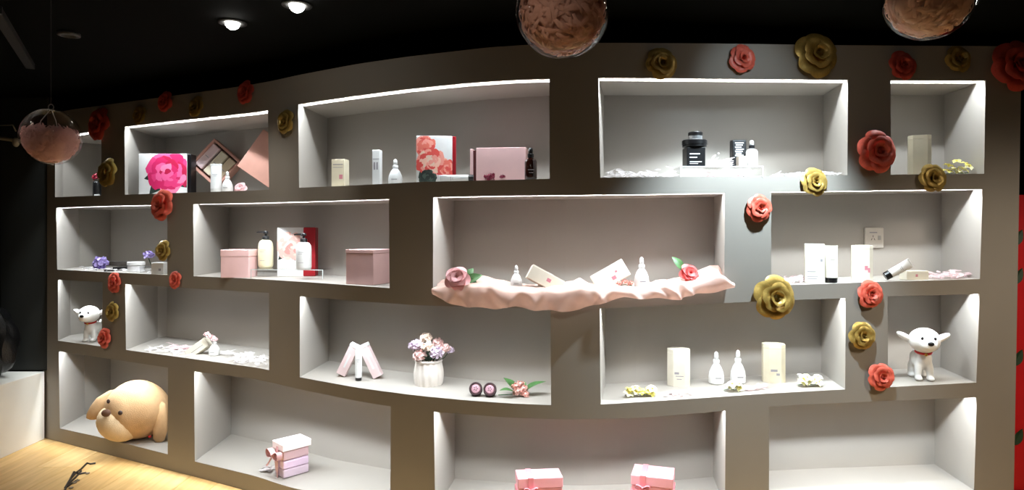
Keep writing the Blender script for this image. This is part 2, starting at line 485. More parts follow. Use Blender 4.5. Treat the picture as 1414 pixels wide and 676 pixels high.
fb = MB(); fb.box(-4.2, 3.6, -2.6, .2, -.012, 0); fb.build('floor_field', WOODS[1], floor)

CEIL = ZC + .86
cb = MB(); cb.box(-4.2, 3.6, -2.6, 5.6, CEIL, CEIL + .05)
ceiling = struct(cb.build('ceiling', M_BLACK))
wr = MB(); wr.box(3.2, 3.3, -2.6, 5.6, 0, CEIL); struct(wr.build('wall_right', mat('far_dark_paint', (40, 32, 30), .8)))
wf = MB(); wf.box(-4.2, 3.6, 5.5, 5.6, 0, CEIL); struct(wf.build('wall_far', M_BLACK))
# left end: a white dwarf wall with a black recess over it
XW = -3.03
lw = MB(); lw.bbox(XW - .62, XW, -1.5, 4.226, 0, .438, .004); struct(lw.build('wall_low', M_WHITEW))['label'] = 'low white wall at the left end'
ls = MB(); ls.box(XW - .70, XW - .62, -2.6, 5.6, 0, CEIL); struct(ls.build('wall_left', M_BLACK))
tr = MB(); tr.bbox(XW - .60, XW - .1, 3.86, 3.94, .44, CEIL, .01); struct(tr.build('trim_1', M_DARKWALL))['label'] = 'dark grey pier over the low white wall'
tr = MB(); tr.bbox(XW - .30, XW + .015, 4.235, 4.40, .44, CEIL, .008); struct(tr.build('trim_2', M_DARKWALL))['label'] = 'dark upright against the end of the display wall'

# ------------------------------------------------------------------ ceiling lamps
M_LENS = mat('lamp_lens', (255, 252, 244), .4, emit=30., var=0)
M_CAN = mat('lamp_black_metal', (10, 10, 10), .6)
def spot(name, label, loc, target, watts, color, angle, blend, rad=.03, lens=.030, out=True):
    """recessed ceiling lamp with a domed bulb in a flush black ring"""
    loc = Vector((loc[0], loc[1], CEIL)); d = (Vector(target) - loc).normalized()
    t = thing(name, label, 'spotlight', loc, group=None)
    MB().lathe([(lens * 1.9, 0), (lens * 1.9, -.004), (lens * 1.15, -.006), (lens * 1.1, 0)], 24).build('ring', M_CAN, t, True)
    if out: MB().lathe([(lens, -.001)] + [(lens * math.cos(a), -.001 - lens * .95 * math.sin(a)) for a in (.4, .8, 1.2)] + [(.0001, -.001 - lens * .95)], 20).build('bulb', M_LENS, t, True)
    ld = bpy.data.lights.new(name, 'SPOT'); ld.energy = watts; ld.color = color; ld.spot_size = math.radians(angle); ld.spot_blend = blend
    ld.shadow_soft_size = rad
    lo = bpy.data.objects.new('lamp_light', ld); COL.objects.link(lo)
    lo.location = loc + Vector((0, 0, -.06)); lo.rotation_euler = d.to_track_quat('-Z', 'Y').to_euler()
    return t
WARM = (1.0, .87, .70); COOL = (.74, .90, 1.0); NEUT = (1, .94, .84)
p = W(321, 36, F * .845 / 280); spot('spotlight', 'lower of the two lit ceiling spotlights at left', p, wall_pt(250, 470), 16, NEUT, 75, .9)
p = W(410, 12, F * .845 / 304); spot('spotlight', 'upper of the two lit ceiling spotlights, nearer the picture top', p, wall_pt(380, 330), 12, NEUT, 60, .9)
spot('spotlight', 'cool white ceiling spotlight over the right half', (1.17, 2.31, CEIL), (1.00, 2.72, 1.27), 165, COOL, 78, .7)
spot('spotlight', 'added unseen cool spotlight brightening the wall top round the coral rose', (1.02, 1.98, CEIL), (1.00, 2.72, 2.02), 9, COOL, 44, .9)  # extra lamp out of view, added to brighten the wall top
for i, (x, y, tx, ty, wt) in enumerate(((-2.0, 1.6, -2.3, 2.9, 75), (-.2, 1.0, -.2, 2.0, 75), (2.3, 1.5, 2.3, 2.6, 140))):  # unseen ceiling lamps added as warm fill for the room
    spot('spotlight', ['added unseen fill spotlight over the floor at far left', 'added unseen fill spotlight over the middle of the floor', 'added unseen fill spotlight over the floor at far right'][i],
         (x, y, CEIL), (tx, ty, 0), wt, WARM, 105, .9, rad=.22)
#OBJECTS
# ------------------------------------------------------------------ paper roses on the wall
def petal_mesh(name, m, L, Wd, tilt, cup, curl, base=.02):
    """rounded, cupped paper petal whose rim curls outwards"""
    def fn(i, j):
        u, v = i * 2 - 1, j * 2 - 1
        a, b = u * math.sqrt(1 - v * v / 2), v * math.sqrt(1 - u * u / 2)     # square to disc: round rim
        x = base + L * (.5 + .5 * b); y = Wd * a * (.80 + .20 * b); r = .5 + .5 * b
        rim = max(0, math.hypot(a, max(0, b)) - .6)
        z = cup * a * a * Wd + .16 * L * math.sin(PI * r * .75) - curl * rim * rim * 2.2 + .02 * math.sin(a * 6) * r
        c, s_ = math.cos(tilt), math.sin(tilt)
        return (x * c - z * s_, y, x * s_ + z * c)
    return MB().grid(fn, 8, 8).mesh(name, m, True)
def bud_mesh(name, m):
    mb = MB()
    for q in range(3):
        def fn(i, j, q=q):
            a = i * 2.2 * PI + q * 2.1; r = (.05 + .10 * i) * (1 + .25 * j); return (r * math.cos(a), r * math.sin(a), .10 + .30 * j - .05 * i)
        mb.grid(fn, 14, 2)
    return mb.mesh(name, m, True)
ROSE = {}
for nm, m in (('gold', M_GOLD), ('red', M_RED), ('deep', M_REDD)):
    ROSE[nm] = (petal_mesh('outer_petal', m, .98, .60, .14, .22, .30), petal_mesh('middle_petal', m, .78, .52, .48, .36, .30),
                petal_mesh('inner_petal', m, .56, .42, .85, .55, .16), bud_mesh('rose_heart', m),
                MB().lathe([(.001, .0), (.30, .0), (.34, .06), (.05, .14)], 14).mesh('rose_backing', m))
def paper_rose(kind, x, y, hpx, label, spin=0., tiltz=0.):
    p = wall_pt(x, y); n = wall_normal(x); k = p.y / F
    r = hpx * k / 2
    t = thing('paper_rose', label, 'paper flower', p + n * .002, group='paper roses on the wall')
    q = (n + Vector((0, 0, tiltz))).to_track_quat('Z', 'Y')
    t.rotation_euler = q.to_euler(); t.scale = (r, r, r)
    A, B, C, D, E = ROSE[kind]
    def put(me, name, ang, z, sc=1., rx=0.):
        o = bpy.data.objects.new(name, me); COL.objects.link(o); o.parent = t
        o.location = (0, 0, z); o.rotation_euler = (rx, 0, ang); o.scale = (sc, sc, sc); return o
    put(E, 'backing', spin, 0)
    for i in range(6): put(A, 'petal', spin + i * PI / 3 + rnd.uniform(-.1, .1), .06 + .02 * (i % 2), rnd.uniform(.98, 1.08), rnd.uniform(-.1, .1))
    for i in range(5): put(B, 'petal', spin + .5 + i * 2 * PI / 5 + rnd.uniform(-.1, .1), .13, rnd.uniform(.94, 1.05), rnd.uniform(-.12, .12))
    for i in range(4): put(C, 'petal', spin + i * PI / 2 + rnd.uniform(-.2, .2), .20, rnd.uniform(.92, 1.05), rnd.uniform(-.12, .12))
    put(D, 'heart', spin, .22)
ROSES = [
 ('deep', 143, 172, 46, 'dark red paper rose above the leftmost top niche, beside the hanging clear ball'),
 ('gold', 154, 239, 40, 'gold paper rose between the two leftmost niches of the top row'),
 ('gold', 196, 159, 27, 'small gold paper rose above the left corner of the niche with the peony box'),
 ('deep', 232, 141, 30, 'small dark red paper rose between two gold ones above the peony box niche'),
 ('gold', 274, 148, 29, 'small gold paper rose above the tilted rose gold box'),
 ('deep', 343, 129, 34, 'red paper rose above the right end of the niche with the tilted open box'),
 ('gold', 398, 169, 34, 'gold paper rose on the post left of the long niche with amber bottle'),
 ('red', 229, 284, 45, 'red paper rose on the shelf edge under the peony box'),
 ('gold', 229, 346, 30, 'small gold paper rose on the post right of the purple flowers'),
 ('red', 162, 390, 29, 'small red paper rose on the shelf edge below the purple flowers'),
 ('red', 245, 386, 25, 'small red paper rose left of and below the pink cube'),
 ('gold', 159, 430, 28, 'small gold paper rose beside the small white dog figure'),
 ('red', 148, 466, 28, 'small red paper rose at the feet of the small white dog figure'),
 ('gold', 911, 90, 46, 'bronze gold paper rose above the niche with black jars, left end'),
 ('red', 1022, 83, 40, 'coral paper rose in the bright spot above the black box'),
 ('gold', 1123, 78, 62, 'large pale gold paper rose at the right end above the black jar niche'),
 ('deep', 1242, 92, 40, 'red paper rose above the left corner of the small top right niche'),
 ('gold', 1319, 83, 38, 'gold paper rose above the right part of the small top right niche'),
 ('deep', 1396, 94, 74, 'largest red paper rose at the far top right, partly out of view'),
 ('red', 1206, 211, 58, 'large coral paper rose on the post left of the tall cream box'),
 ('gold', 1121, 252, 39, 'gold paper rose on the shelf edge right of the coral rose with long shadow'),
 ('gold', 1284, 247, 40, 'gold paper rose on the shelf edge below the tall cream box'),
 ('red', 1045, 288, 38, 'coral paper rose casting a dark shadow on the bright post'),
 ('gold', 1065, 411, 60, 'large shiny gold paper rose on the shelf edge right of the pink cloth'),
 ('red', 1198, 406, 38, 'coral paper rose on the shelf edge above the right white dog figure'),
 ('gold', 1187, 463, 38, 'gold paper rose between two coral ones left of the right white dog figure'),
 ('red', 1213, 519, 38, 'lowest coral paper rose, left of the feet of the right white dog figure'),
]
for i, (kd, x, y, h, lb) in enumerate(ROSES): paper_rose(kd, x, y, h * 1.0, lb, spin=i * 1.3, tiltz=.10)

# ------------------------------------------------------------------ small goods
def mark(parent, pts_boxes, m, name='print'):
    """thin printed patches on a face: list of (x0, x1, z0, z1, y)"""
    mb = MB()
    for x0, x1, z0, z1, y in pts_boxes: mb.box(x0, x1, y - .0004, y, z0, z1)
    o_ = mb.build(name, m, parent)
    if len(pts_boxes) > 1: o_['kind'] = 'stuff'
    return o_
def face(px): return -.8 * math.atan((px - CX) / F)

def carton(label, pos, w, h, d, rot=0, m=M_CREAM, lid=.0, marks=(), pm=M_PRINT, name='carton', cat='box', tilt=(0, 0), chamfer=0., group=None, flap=True):
    t = thing(name, label, cat, pos, (tilt[0], tilt[1], rot), group)
    if chamfer:
        c = chamfer; pr = [(-w/2 + c, -d/2), (w/2 - c, -d/2), (w/2, -d/2 + c), (w/2, d/2 - c), (w/2 - c, d/2), (-w/2 + c, d/2), (-w/2, d/2 - c), (-w/2, -d/2 + c)]
        n = len(pr); hb = h * .90
        def prism(z0, z1, g):
            return MB().add([(x * g, y * g, z0) for x, y in pr] + [(x * g, y * g, z1) for x, y in pr],
                            [tuple(range(n - 1, -1, -1)), tuple(range(n, 2 * n))] + [(i, (i + 1) % n, n + (i + 1) % n, n + i) for i in range(n)])
        prism(0, hb, 1).build('body', m, t); prism(hb + .001, h, 1.0).build('lid', m, t)
        MB().box(-w * .36, w * .36, -.002, .002, h - .0005, h + .0025, Matrix.Rotation(.5, 4, 'Z')).build('tuck_flap', m, t)
    elif lid:
        MB().bbox(-w/2, w/2, -d/2, d/2, 0, h * (1 - lid) - .001, .002).build('body', m, t)
        MB().bbox(-w/2 - .0015, w/2 + .0015, -d/2 - .0015, d/2 + .0015, h * (1 - lid), h, .002).build('lid', m, t)
    else:
        MB().bbox(-w/2, w/2, -d/2, d/2, 0, h - .0015, .002).build('body', m, t)
        if flap: MB().bbox(-w/2 + .001, w/2 - .001, -d/2 + .001, d/2 - .001, h - .0015, h + .0012, .0006, seg=1).build('tuck_flap', m, t)
    if marks: mark(t, [(a * w, b * w, c * h, e * h, -d/2) for a, b, c, e in marks], pm)
    return t

def spindle(prof, s): return [(r * s, z * s) for r, z in prof]

def tear_bottle(label, pos, h, wr=.21, m=M_WHITE, cap=M_WHITE, name='serum_bottle'):
    """teardrop bottle with slim neck and dropper cap; wr = radius share of the height"""
    t = thing(name, label, 'bottle', pos)
    b = [(wr * .86, 0), (wr, .03), (wr, .22), (wr * .93, .36), (wr * .66, .52), (wr * .40, .62), (wr * .32, .66)]
    auto(MB().lathe(spindle(b, h), 22).build('body', m, t))
    auto(MB().lathe(spindle([(wr * .42, .655), (wr * .42, .74), (wr * .36, .76)], h), 18).build('collar', cap, t))
    MB().lathe(spindle([(wr * .28, .76), (wr * .30, .86), (wr * .24, .96), (wr * .08, 1.0), (.0001, 1.0)], h), 14).build('dropper_bulb', cap, t, True)
    mark(t, [(-wr * .4 * h, wr * .4 * h, .20 * h, .225 * h, -wr * h * .99)], M_PRINT)
    return t

def dropper_bottle(label, pos, h, r, m, collar, bulb, rot=0):
    t = thing('dropper_bottle', label, 'bottle', pos, (0, 0, rot))
    auto(MB().lathe([(r * .94, 0), (r, .004), (r, h * .56), (r * .85, h * .63), (r * .42, h * .67), (r * .4, h * .70)], 20).build('body', m, t))
    auto(MB().lathe([(r * .52, h * .69), (r * .52, h * .80), (r * .46, h * .81)], 16).build('collar', collar, t))
    MB().lathe([(r * .34, h * .81), (r * .36, h * .90), (r * .3, h * .97), (.0001, h)], 14).build('dropper_bulb', bulb, t, True)
    mark(t, [(-r * .5, r * .5, h * .30, h * .33, -r * .995), (-r * .35, r * .35, h * .22, h * .24, -r * .995)], M_PRINT)
    return t

def pump_bottle(label, pos, h, r, m):
    t = thing('pump_bottle', label, 'bottle', pos)
    hb = h * .76
    auto(MB().lathe([(r * .80, 0), (r * .95, hb * .04), (r, hb * .10), (r, hb * .72), (r * .93, hb * .86), (r * .70, hb * .95), (r * .38, hb * .99), (r * .34, hb)], 24).build('body', m, t), 50)
    auto(MB().lathe([(r * .46, hb * .98), (r * .46, hb + h * .07), (r * .40, hb + h * .085), (r * .16, hb + h * .09), (r * .16, hb + h * .15)], 16).build('collar', M_BLK, t))
    hd = MB().lathe([(r * .34, h * .915), (r * .34, h * .965), (r * .28, h * .985), (.0001, h * .99)], 14)
    hd.tube([(0, 0, h * .95), (-r * .5, 0, h * .955), (-r * 1.0, -.001, h * .955), (-r * 1.25, -.001, h * .945)], [r * .14, r * .13, r * .11, r * .09], 8)
    auto(hd.build('pump_head', M_BLK, t))
    mark(t, [(-r * .45, r * .35, hb * .62, hb * .635, -r * .99), (-r * .45, r * .1, hb * .56, hb * .572, -r * .99), (-r * .45, r * .25, hb * .25, hb * .262, -r * .99)], M_PRINT)
    return t

def tube_mesh(L, r, capL):
    """squeeze tube standing on its cap: round at the cap, flat at the crimp"""
    def fn(i, j):
        a = 2 * PI * i; k = j
        rx = r * (1 + .10 * k); ry = r * (1 - k) ** .8 * .98 + .0012
        return (rx * math.cos(a), ry * math.sin(a), capL + (L - capL) * j)
    return MB().grid(fn, 20, 8)
def squeeze_tube(label, pos, L, r, rot=(0, 0, 0), cap=M_BLK, m=M_WHITE, capf=.14):
    t = thing('cream_tube', label, 'tube', pos, rot)
    capL = L * capf
    b = tube_mesh(L * .95, r, capL); auto(b.build('body', m, t), 60)
    MB().bbox(-r * 1.1, r * 1.1, -.0018, .0018, L * .94, L, .0006, seg=1).build('crimp', m, t)
    auto(MB().lathe([(r * .86, 0), (r * .95, .002), (r * .95, capL), (r * .6, capL + .0005)], 20).build('cap', cap, t))
    mark(t, [(-r * .5, r * .5, L * .62, L * .632, -r * .55), (-r * .3, r * .3, L * .57, L * .58, -r * .62)], M_PRINT)
    return t

def riser(label, pos, w, d, h, rot=0, th=.004):
    t = thing('acrylic_riser', label, 'display riser', pos, (0, 0, rot))
    MB().bbox(-w/2, w/2, -d/2, d/2, h - th, h, .0006, seg=1).build('top_plate', M_CLEAR, t)
    for sx in (-1, 1):
        x = sx * (w/2 - th / 2); MB().bbox(x - th/2, x + th/2, -d/2, d/2, 0, h - th, .0006, seg=1).build('leg_plate', M_CLEAR, t)
    e = MB(); ed = mat('acrylic_edge', (214, 222, 222), .2)
    e.box(-w/2, w/2, -d/2 - .0006, -d/2, h - th, h)
    for sx in (-1, 1): e.box(sx * (w/2 - th/2) - th/2, sx * (w/2 - th/2) + th/2, -d/2 - .0006, -d/2, 0, h - th)
    e.build('polished_edge', ed, t)
    return t

def peony_print(parent, x0, x1, z0, z1, y, c, r, pal, leaf=True, seed=1, name='peony_print'):
    """flat printed flower: overlapping petal shapes in slightly different inks"""
    rg = random.Random(seed); mb = MB()
    def cl(x, z): return (min(x1, max(x0, x)), min(z1, max(z0, z)))
    lay = [0]
    def shape(pts, col):
        lay[0] += 1; yy = y - .0002 - lay[0] * .000012
        mb.add([(cl(px, pz)[0], yy, cl(px, pz)[1]) for px, pz in pts], [tuple(range(len(pts)))], None, col)
    if leaf:
        for an, ll in ((-2.3, 1.2), (-1.3, 1.0), (-2.9, 1.05), (-.6, 1.1)):
            ca, sa = math.cos(an), math.sin(an); pts = []
            for i in range(11):
                q = i / 10; pts.append((q, .20 * math.sin(PI * q)))
            for i in range(9, 0, -1):
                q = i / 10; pts.append((q, -.20 * math.sin(PI * q)))
            shape([(c[0] + r * ll * (q * ca - b * sa) * 1.1, c[1] + r * ll * (q * sa + b * ca) * 1.1) for q, b in pts], lin((38, 52, 46)))
    for ring, (rr, n, sz) in enumerate(((.78, 11, .36), (.60, 10, .34), (.42, 8, .30), (.24, 6, .24), (.08, 3, .18))):
        for i in range(n):
            an = 2 * PI * i / n + rg.uniform(-.25, .25) + ring
            px, pz = c[0] + r * rr * math.cos(an), c[1] + r * rr * .92 * math.sin(an)
            col = lin(pal[rg.randrange(len(pal))]); s = sz * r * rg.uniform(.85, 1.15)
            pts = []
            for q in range(12):
                b = 2 * PI * q / 12; k = s * (1 + .14 * math.sin(3 * b + i) + .08 * math.sin(5 * b))
                ex, ez = k * math.cos(b) * .75, k * math.sin(b)
                pts.append((px + ex * math.cos(an) - ez * math.sin(an), pz + ex * math.sin(an) + ez * math.cos(an)))
            shape(pts, col)
    return mb.build(name, M_INK, parent)

def leaf_mb(L, wd, droop=.2, mb=None, M=None):
    def fn(i, j):
        a = i * 2 - 1; q = j; ww = wd * math.sin(PI * min(.999, q) ** .8) ** .9
        return (ww * a, L * q, droop * L * (.5 * math.sin(PI * q) - .3 * q) + .25 * abs(a) * ww)
    mb = mb or MB(); mb.grid(fn, 4, 7, M); return mb

def bloom(mb, c, r, n=26, seed=0, flat=.8):
    """full rounded flower head of small cupped petals"""
    rg = random.Random(seed)
    for i in range(n):
        zz = 1 - 1.5 * (i + .5) / n; a = i * 2.399
        rr = math.sqrt(max(0, 1 - zz * zz)); d = Vector((rr * math.cos(a), rr * math.sin(a), zz * flat)).normalized()
        q = d.to_track_quat('Z', 'Y').to_matrix().to_4x4()
        M = Matrix.Translation(Vector(c) + Vector((d.x, d.y, d.z * flat)) * r * .62) @ q @ Matrix.Rotation(rg.uniform(0, 6.3), 4, 'Z')
        s = r * rg.uniform(.42, .55)
        mb.grid(lambda i_, j_: ((i_ - .5) * 1.5 * s * math.sin(PI * (.18 + .72 * j_)), (j_ - .3) * 1.3 * s, s * (.55 * (j_ - .3) ** 2 * 2 + .9 * (i_ - .5) ** 2)), 3, 3, M)
    mb.ball(c, (r * .62, r * .62, r * .62 * flat), 10, 6)
    return mb

def rose_head(parent, r, m, core, M=None, name='petal'):
    """loose rose: rings of cupped petals round a tight heart, opening along local +z"""
    M = M or Matrix()
    for ring, (n, tl, L) in enumerate(((5, .25, 1.), (5, .65, .85), (4, 1.05, .68))):
        for i in range(n):
            def fn(a, b):
                a = a * 2 - 1; ww = .62 * L * math.sin(PI * (.15 + .7 * b)) ** .7
                x = .1 + L * b * (1 - .12 * a * a); z = .35 * a * a * ww + .18 * math.sin(PI * b) - .22 * max(0, b - .65)
                return ((x * math.cos(tl) - z * math.sin(tl)) * r, ww * a * r, (x * math.sin(tl) + z * math.cos(tl) + .08 * ring) * r)
            MB().grid(fn, 5, 5, M @ Matrix.Rotation(i * 2 * PI / n + ring * .6, 4, 'Z')).build(name, m, parent, True)
    mb = MB()
    def fn(i, j):
        a = i * 4.4 * PI; q = (.06 + .22 * i) * (1 + .2 * j); return (q * math.cos(a) * r, q * math.sin(a) * r, (.25 + .5 * j - .1 * i) * r)
    mb.grid(fn, 24, 3, M); mb.build('heart', core, parent, True)

def feathers(label, sampler, n, size, m, seed, flat=.5, cat='feathers'):
    rg = random.Random(seed); mb = MB()
    for i in range(int(n * 1.9) if cat == 'feathers' else n):
        c = sampler(rg); L = size * rg.uniform(.45, 1.0); wd = L * rg.uniform(.14, .24); cv = rg.uniform(-.5, .9)
        M = Matrix.Translation(c) @ Euler((rg.uniform(-flat, flat), rg.uniform(-flat, flat), rg.uniform(0, 6.28))).to_matrix().to_4x4()
        ph = rg.uniform(0, 6)
        def fn(i_, j_):
            a = i_ * 2 - 1; ww = wd * math.sin(PI * (.06 + .9 * j_)) ** .7 * (1 + .15 * math.sin(9 * j_ + ph))
            return (ww * a, L * (j_ - .5) - .25 * abs(a) * ww, L * cv * .4 * (j_ - .5) ** 2 + .35 * abs(a) * ww)
        mb.grid(fn, 4, 6, M)
    o = mb.build('feathers', m, None, True)
    return tag(o, label, cat, kind='stuff')

def niche_scatter(nk, x0, x1, v0, v1, h):
    def f(rg):
        p = NICHE[nk].on(rg.uniform(x0, x1), rg.uniform(v0, v1)); p.z += .006 + abs(rg.gauss(0, .5)) * h
        return p
    return f

# ---- top row
def K(p): return p.y / F
# a1: dark bottle with a red rose-like cap
n = NICHE['a1']; p = n.on(134, .35); k = K(p)
t = thing('perfume_bottle', 'black bottle with crimson cap in the leftmost top niche', 'bottle', p)
auto(MB().lathe([(5.0 * k, 0), (5.4 * k, .004), (5.4 * k, 20 * k), (4.2 * k, 22 * k), (2.5 * k, 23 * k)], 18).build('body', M_BLK, t))
mb = MB(); bloom(mb, (0, 0, 29 * k), 7.0 * k, 18, 3); mb.build('cap', mat('crimson_cap', (160, 22, 52), .45), t, True)
MB().bbox(1 * k, 8 * k, -8 * k, -6.4 * k, 0, 4 * k, .001).build('price_card', M_WHITE, t)

# a2: peony box, open rose-gold box with three items, its lid, tube, bottle, pink blossom
n = NICHE['a2']
p = n.on(229, .30); k = K(p); w_, h_ = 66 * k, 56 * k
t = carton('white box printed with a large pink peony in the second top niche', p, w_, h_, .07, 0, M_WHITE, name='peony_box', flap=False)
MB().bbox(w_/2, w_/2 + .022, -.030, .036, 0, h_ - .002, .002).build('sleeve', M_BLK, t)
MB().bbox(-w_/2 + .002, w_/2 - .002, -.03, .03, h_ - .0015, h_ + .001, .0006, seg=1).build('lid', M_WHITE, t)
peony_print(t, -w_/2, w_/2, 0, h_, -.035, (8 * k, 30 * k), 30 * k, ((226, 60, 120), (238, 96, 150), (205, 36, 96), (244, 130, 170), (186, 24, 70)), seed=4)

pc = W(297, 225, n.on(297, .70).y); k = K(pc); a = 49 * k
def tilt_thing(name, label, cat, pc, ry, rx=-.0, group=None):
    return thing(name, label, cat, pc, (rx, ry, 0), group)
t = tilt_thing('gift_box', 'open rose gold gift box standing on its corner in the second top niche', 'box', pc, .72, -.10)
dp = .075
MB().box(-a/2, a/2, dp - .004, dp, -a/2, a/2).build('bottom', M_ROSEG, t)
for nm, b in (('wall_top', (-a/2, a/2, 0, dp, a/2 - .014, a/2)), ('wall_bottom', (-a/2, a/2, 0, dp, -a/2, -a/2 + .014)), ('wall_left', (-a/2, -a/2 + .014, 0, dp, -a/2 + .014, a/2 - .014)), ('wall_right', (a/2 - .014, a/2, 0, dp, -a/2 + .014, a/2 - .014))):
    MB().bbox(*b, .002).build('side', M_ROSEG, t)
MB().box(-a/2 + .014, a/2 - .014, dp - .030, dp - .004, -a/2 + .014, a/2 - .014).build('insert_tray', mat('dark_brown_tray', (70, 46, 40), .7), t)
Rm = Euler((-.10, .72, 0)).to_matrix()
for i, (xx, lb, m) in enumerate(((-.062, 'pale cream pack at the lower left inside the tilted open box', M_PINKP), (.002, 'middle cream pack inside the tilted open box', M_CREAM2), (.064, 'beige pack at the upper right inside the tilted open box', mat('beige_card', (206, 186, 156), .5)))):
    o_ = pc + Rm @ Vector((0, .008, 0)); bx = thing('carton', lb, 'box', pc + Rm @ Vector((-a * .02, .012, -xx * a / .21 * .0)) + Rm @ Vector((xx * a / .21, 0, 0)), (-.10, .72, 0), 'packs in the open gift box')
    MB().bbox(-.026, .026, -.004, .034, -a * .38, a * .38, .006).build('body', m, bx)
    MB().bbox(-.0262, .0262, -.0045, .034, a * .30, a * .382, .006).build('lid', m, bx)
    mark(bx, [(-.012, .012, -a * .02, a * .0, -.004)], M_PRINT)

pl = W(371, 221, n.on(366, .62).y + .02); k = K(pl); b_ = 62 * k
t = tilt_thing('box_lid', 'rose gold lid leaning on its corner behind the post, right of the open box', 'lid', pl, .60, -.05)
MB().bbox(-b_/2, b_/2, 0, .006, -b_/2, b_/2, .002).build('panel', M_ROSEG, t)
for q in ((-b_/2, b_/2, .006, .05, b_/2 - .005, b_/2), (-b_/2, b_/2, .006, .05, -b_/2, -b_/2 + .005), (-b_/2, -b_/2 + .005, .006, .05, -b_/2 + .005, b_/2 - .005), (b_/2 - .005, b_/2, .006, .05, -b_/2 + .005, b_/2 - .005)):
    MB().bbox(*q, .001, seg=1).build('rim', M_ROSEG, t)

p = n.on(298.5, .22); k = K(p); squeeze_tube('white squeeze tube with white cap in front of the open gift box', p, 40 * k, 7.2 * k, cap=M_WHITE)
p = n.on(314, .20); k = K(p); tear_bottle('white teardrop bottle beside the tube in front of the open gift box', p, 29 * k, .25)
p = n.on(332, .16); k = K(p); t = thing('artificial_rose', 'pale pink rose head lying right of the teardrop bottle, second top niche', 'flower', p + Vector((0, 0, 5 * k)), (1.2, 0, 0))
rose_head(t, 8.5 * k, mat('pale_pink_petal', (240, 196, 200), .5), mat('pink_petal', (226, 150, 160), .5), Matrix.Translation((0, 0, -.01)))

# a3
n = NICHE['a3']
p = n.on(470, .22); k = K(p); carton('short cream carton at the left of the long top niche', p, 19 * k, 38 * k, .055, -.18, M_CREAM2, marks=((-.38, .38, .80, .83), (-.38, .38, .70, .72)))
mark(bpy.data.objects[-1] if False else COL.objects[-1].parent, [(2 * k, 7 * k, 11 * k, 17 * k, -.0277)], M_PRINTP, 'pink_motif')
p = n.on(521, .25); k = K(p); carton('tall slim white carton in the long top niche', p, 11 * k, 49 * k, .035, -.15, M_WHITE, marks=((-.4, .4, .74, .76), (-.3, -.1, .45, .66), (.05, .25, .45, .66)))
p = n.on(546, .28); k = K(p); tear_bottle('white teardrop bottle right of the tall slim white carton', p, 36 * k, .27)
p = n.on(600, .30); k = K(p); w_, h_ = 49 * k, 64 * k
t = carton('white box with coral peony print and crimson side in the long top niche', p, w_, h_, .075, .10, M_WHITE, name='peony_box', flap=False)
MB().bbox(w_/2, w_/2 + .016, -.034, .04, 0, h_, .002).build('crimson_side', M_CRIMSON, t)
MB().bbox(-w_/2 + .001, w_/2 - .001, -.034, .034, h_ - .0015, h_ + .001, .0006, seg=1).build('lid', M_WHITE, t)
CP = ((236, 120, 104), (244, 160, 146), (226, 84, 76), (248, 196, 176), (240, 208, 188))
peony_print(t, -w_/2, w_/2, 0, h_, -.0375, (-13 * k, 50 * k), 15 * k, CP[:3], False, 2)
peony_print(t, -w_/2, w_/2, 0, h_, -.0378, (-4 * k, 27 * k), 20 * k, CP[1:], True, 5)
peony_print(t, -w_/2, w_/2, 0, h_, -.0381, (17 * k, 20 * k), 13 * k, CP[:3], False, 6)
peony_print(t, -w_/2, w_/2, 0, h_, -.0384, (-9 * k, 7 * k), 12 * k, ((50, 62, 56), (36, 46, 42), (70, 84, 74)), False, 7, 'leaf_print')
p = n.on(604, .10); k = K(p); squeeze_tube('white squeeze tube lying down with black cap before the coral peony box', p + Vector((50 * k, 0, 5.5 * k)), 50 * k, 5.2 * k, (0, -PI / 2 - .03, 0))
p = n.on(692, .46); k = K(p); w_, h_ = 72 * k, 47 * k
t = thing('gift_box', 'pink slide-out box with burgundy blossoms, right end of long top niche', 'box', p, (0, 0, -.12))
MB().bbox(-w_/2 + .012, w_/2, -.05, .05, 0, h_, .002).build('sleeve', M_PINK, t)
MB().bbox(-w_/2 - 5 * k, -w_/2 + .012 - 4.5 * k, -.046, .046, .003, h_ - .004, .002).build('drawer_front', M_PINK, t)
MB().bbox(-w_/2 - 4 * k, -w_/2 + .02, -.042, .042, .006, h_ - .01, .001).build('drawer', mat('burgundy_card', (96, 44, 44), .6), t)
for i, (dx, dz, rr) in enumerate(((-13, 7, 8), (4, 7, 4))):
    mb = MB(); bloom(mb, (dx * k, -.052, dz * k), rr * k, 16, i, .7); mb.build('blossom', mat('burgundy_petal', (130, 34, 62), .5), t, True)
p = n.on(733, .22); k = K(p); dropper_bottle('dark amber dropper bottle at the right end of the long top niche', p, 46 * k, 8.6 * k, M_AMBER, M_BLK, M_BLK)

# a4
n = NICHE['a4']
p = n.on(990, .28); k = K(p); RH = 15 * k
riser('clear acrylic riser carrying the black jars', p, 112 * k, .13, RH)
pb = n.on(958, .28) + Vector((0, 0, RH))
carton('black lettered carton on the clear riser, under the black jar', pb, 25 * k, 27 * k, .075, 0, M_BLK, marks=((-.35, .2, .62, .68), (-.35, .05, .45, .50), (-.35, .3, .24, .27), (-.35, .1, .15, .18)), pm=M_PRINTW, flap=False)
pj = n.on(959, .28) + Vector((0, 0, RH + 27 * k))
t = thing('cream_jar', 'wide black jar stacked on the black lettered carton', 'jar', pj - Vector((0, 0, 10 * k)) + Vector((0, 0, 10 * k)))
auto(MB().lathe([(14 * k, 0), (16.2 * k, .003), (16.2 * k, 4 * k)], 28).build('body', M_BLK, t)); auto(MB().lathe([(17 * k, 4 * k), (17 * k, 9.5 * k), (16 * k, 10.5 * k)], 28).build('lid', M_BLK, t))
t = thing('cream_jar', 'small black and silver jar on top of the wide black jar', 'jar', pj + Vector((.004, 0, 10.5 * k)))
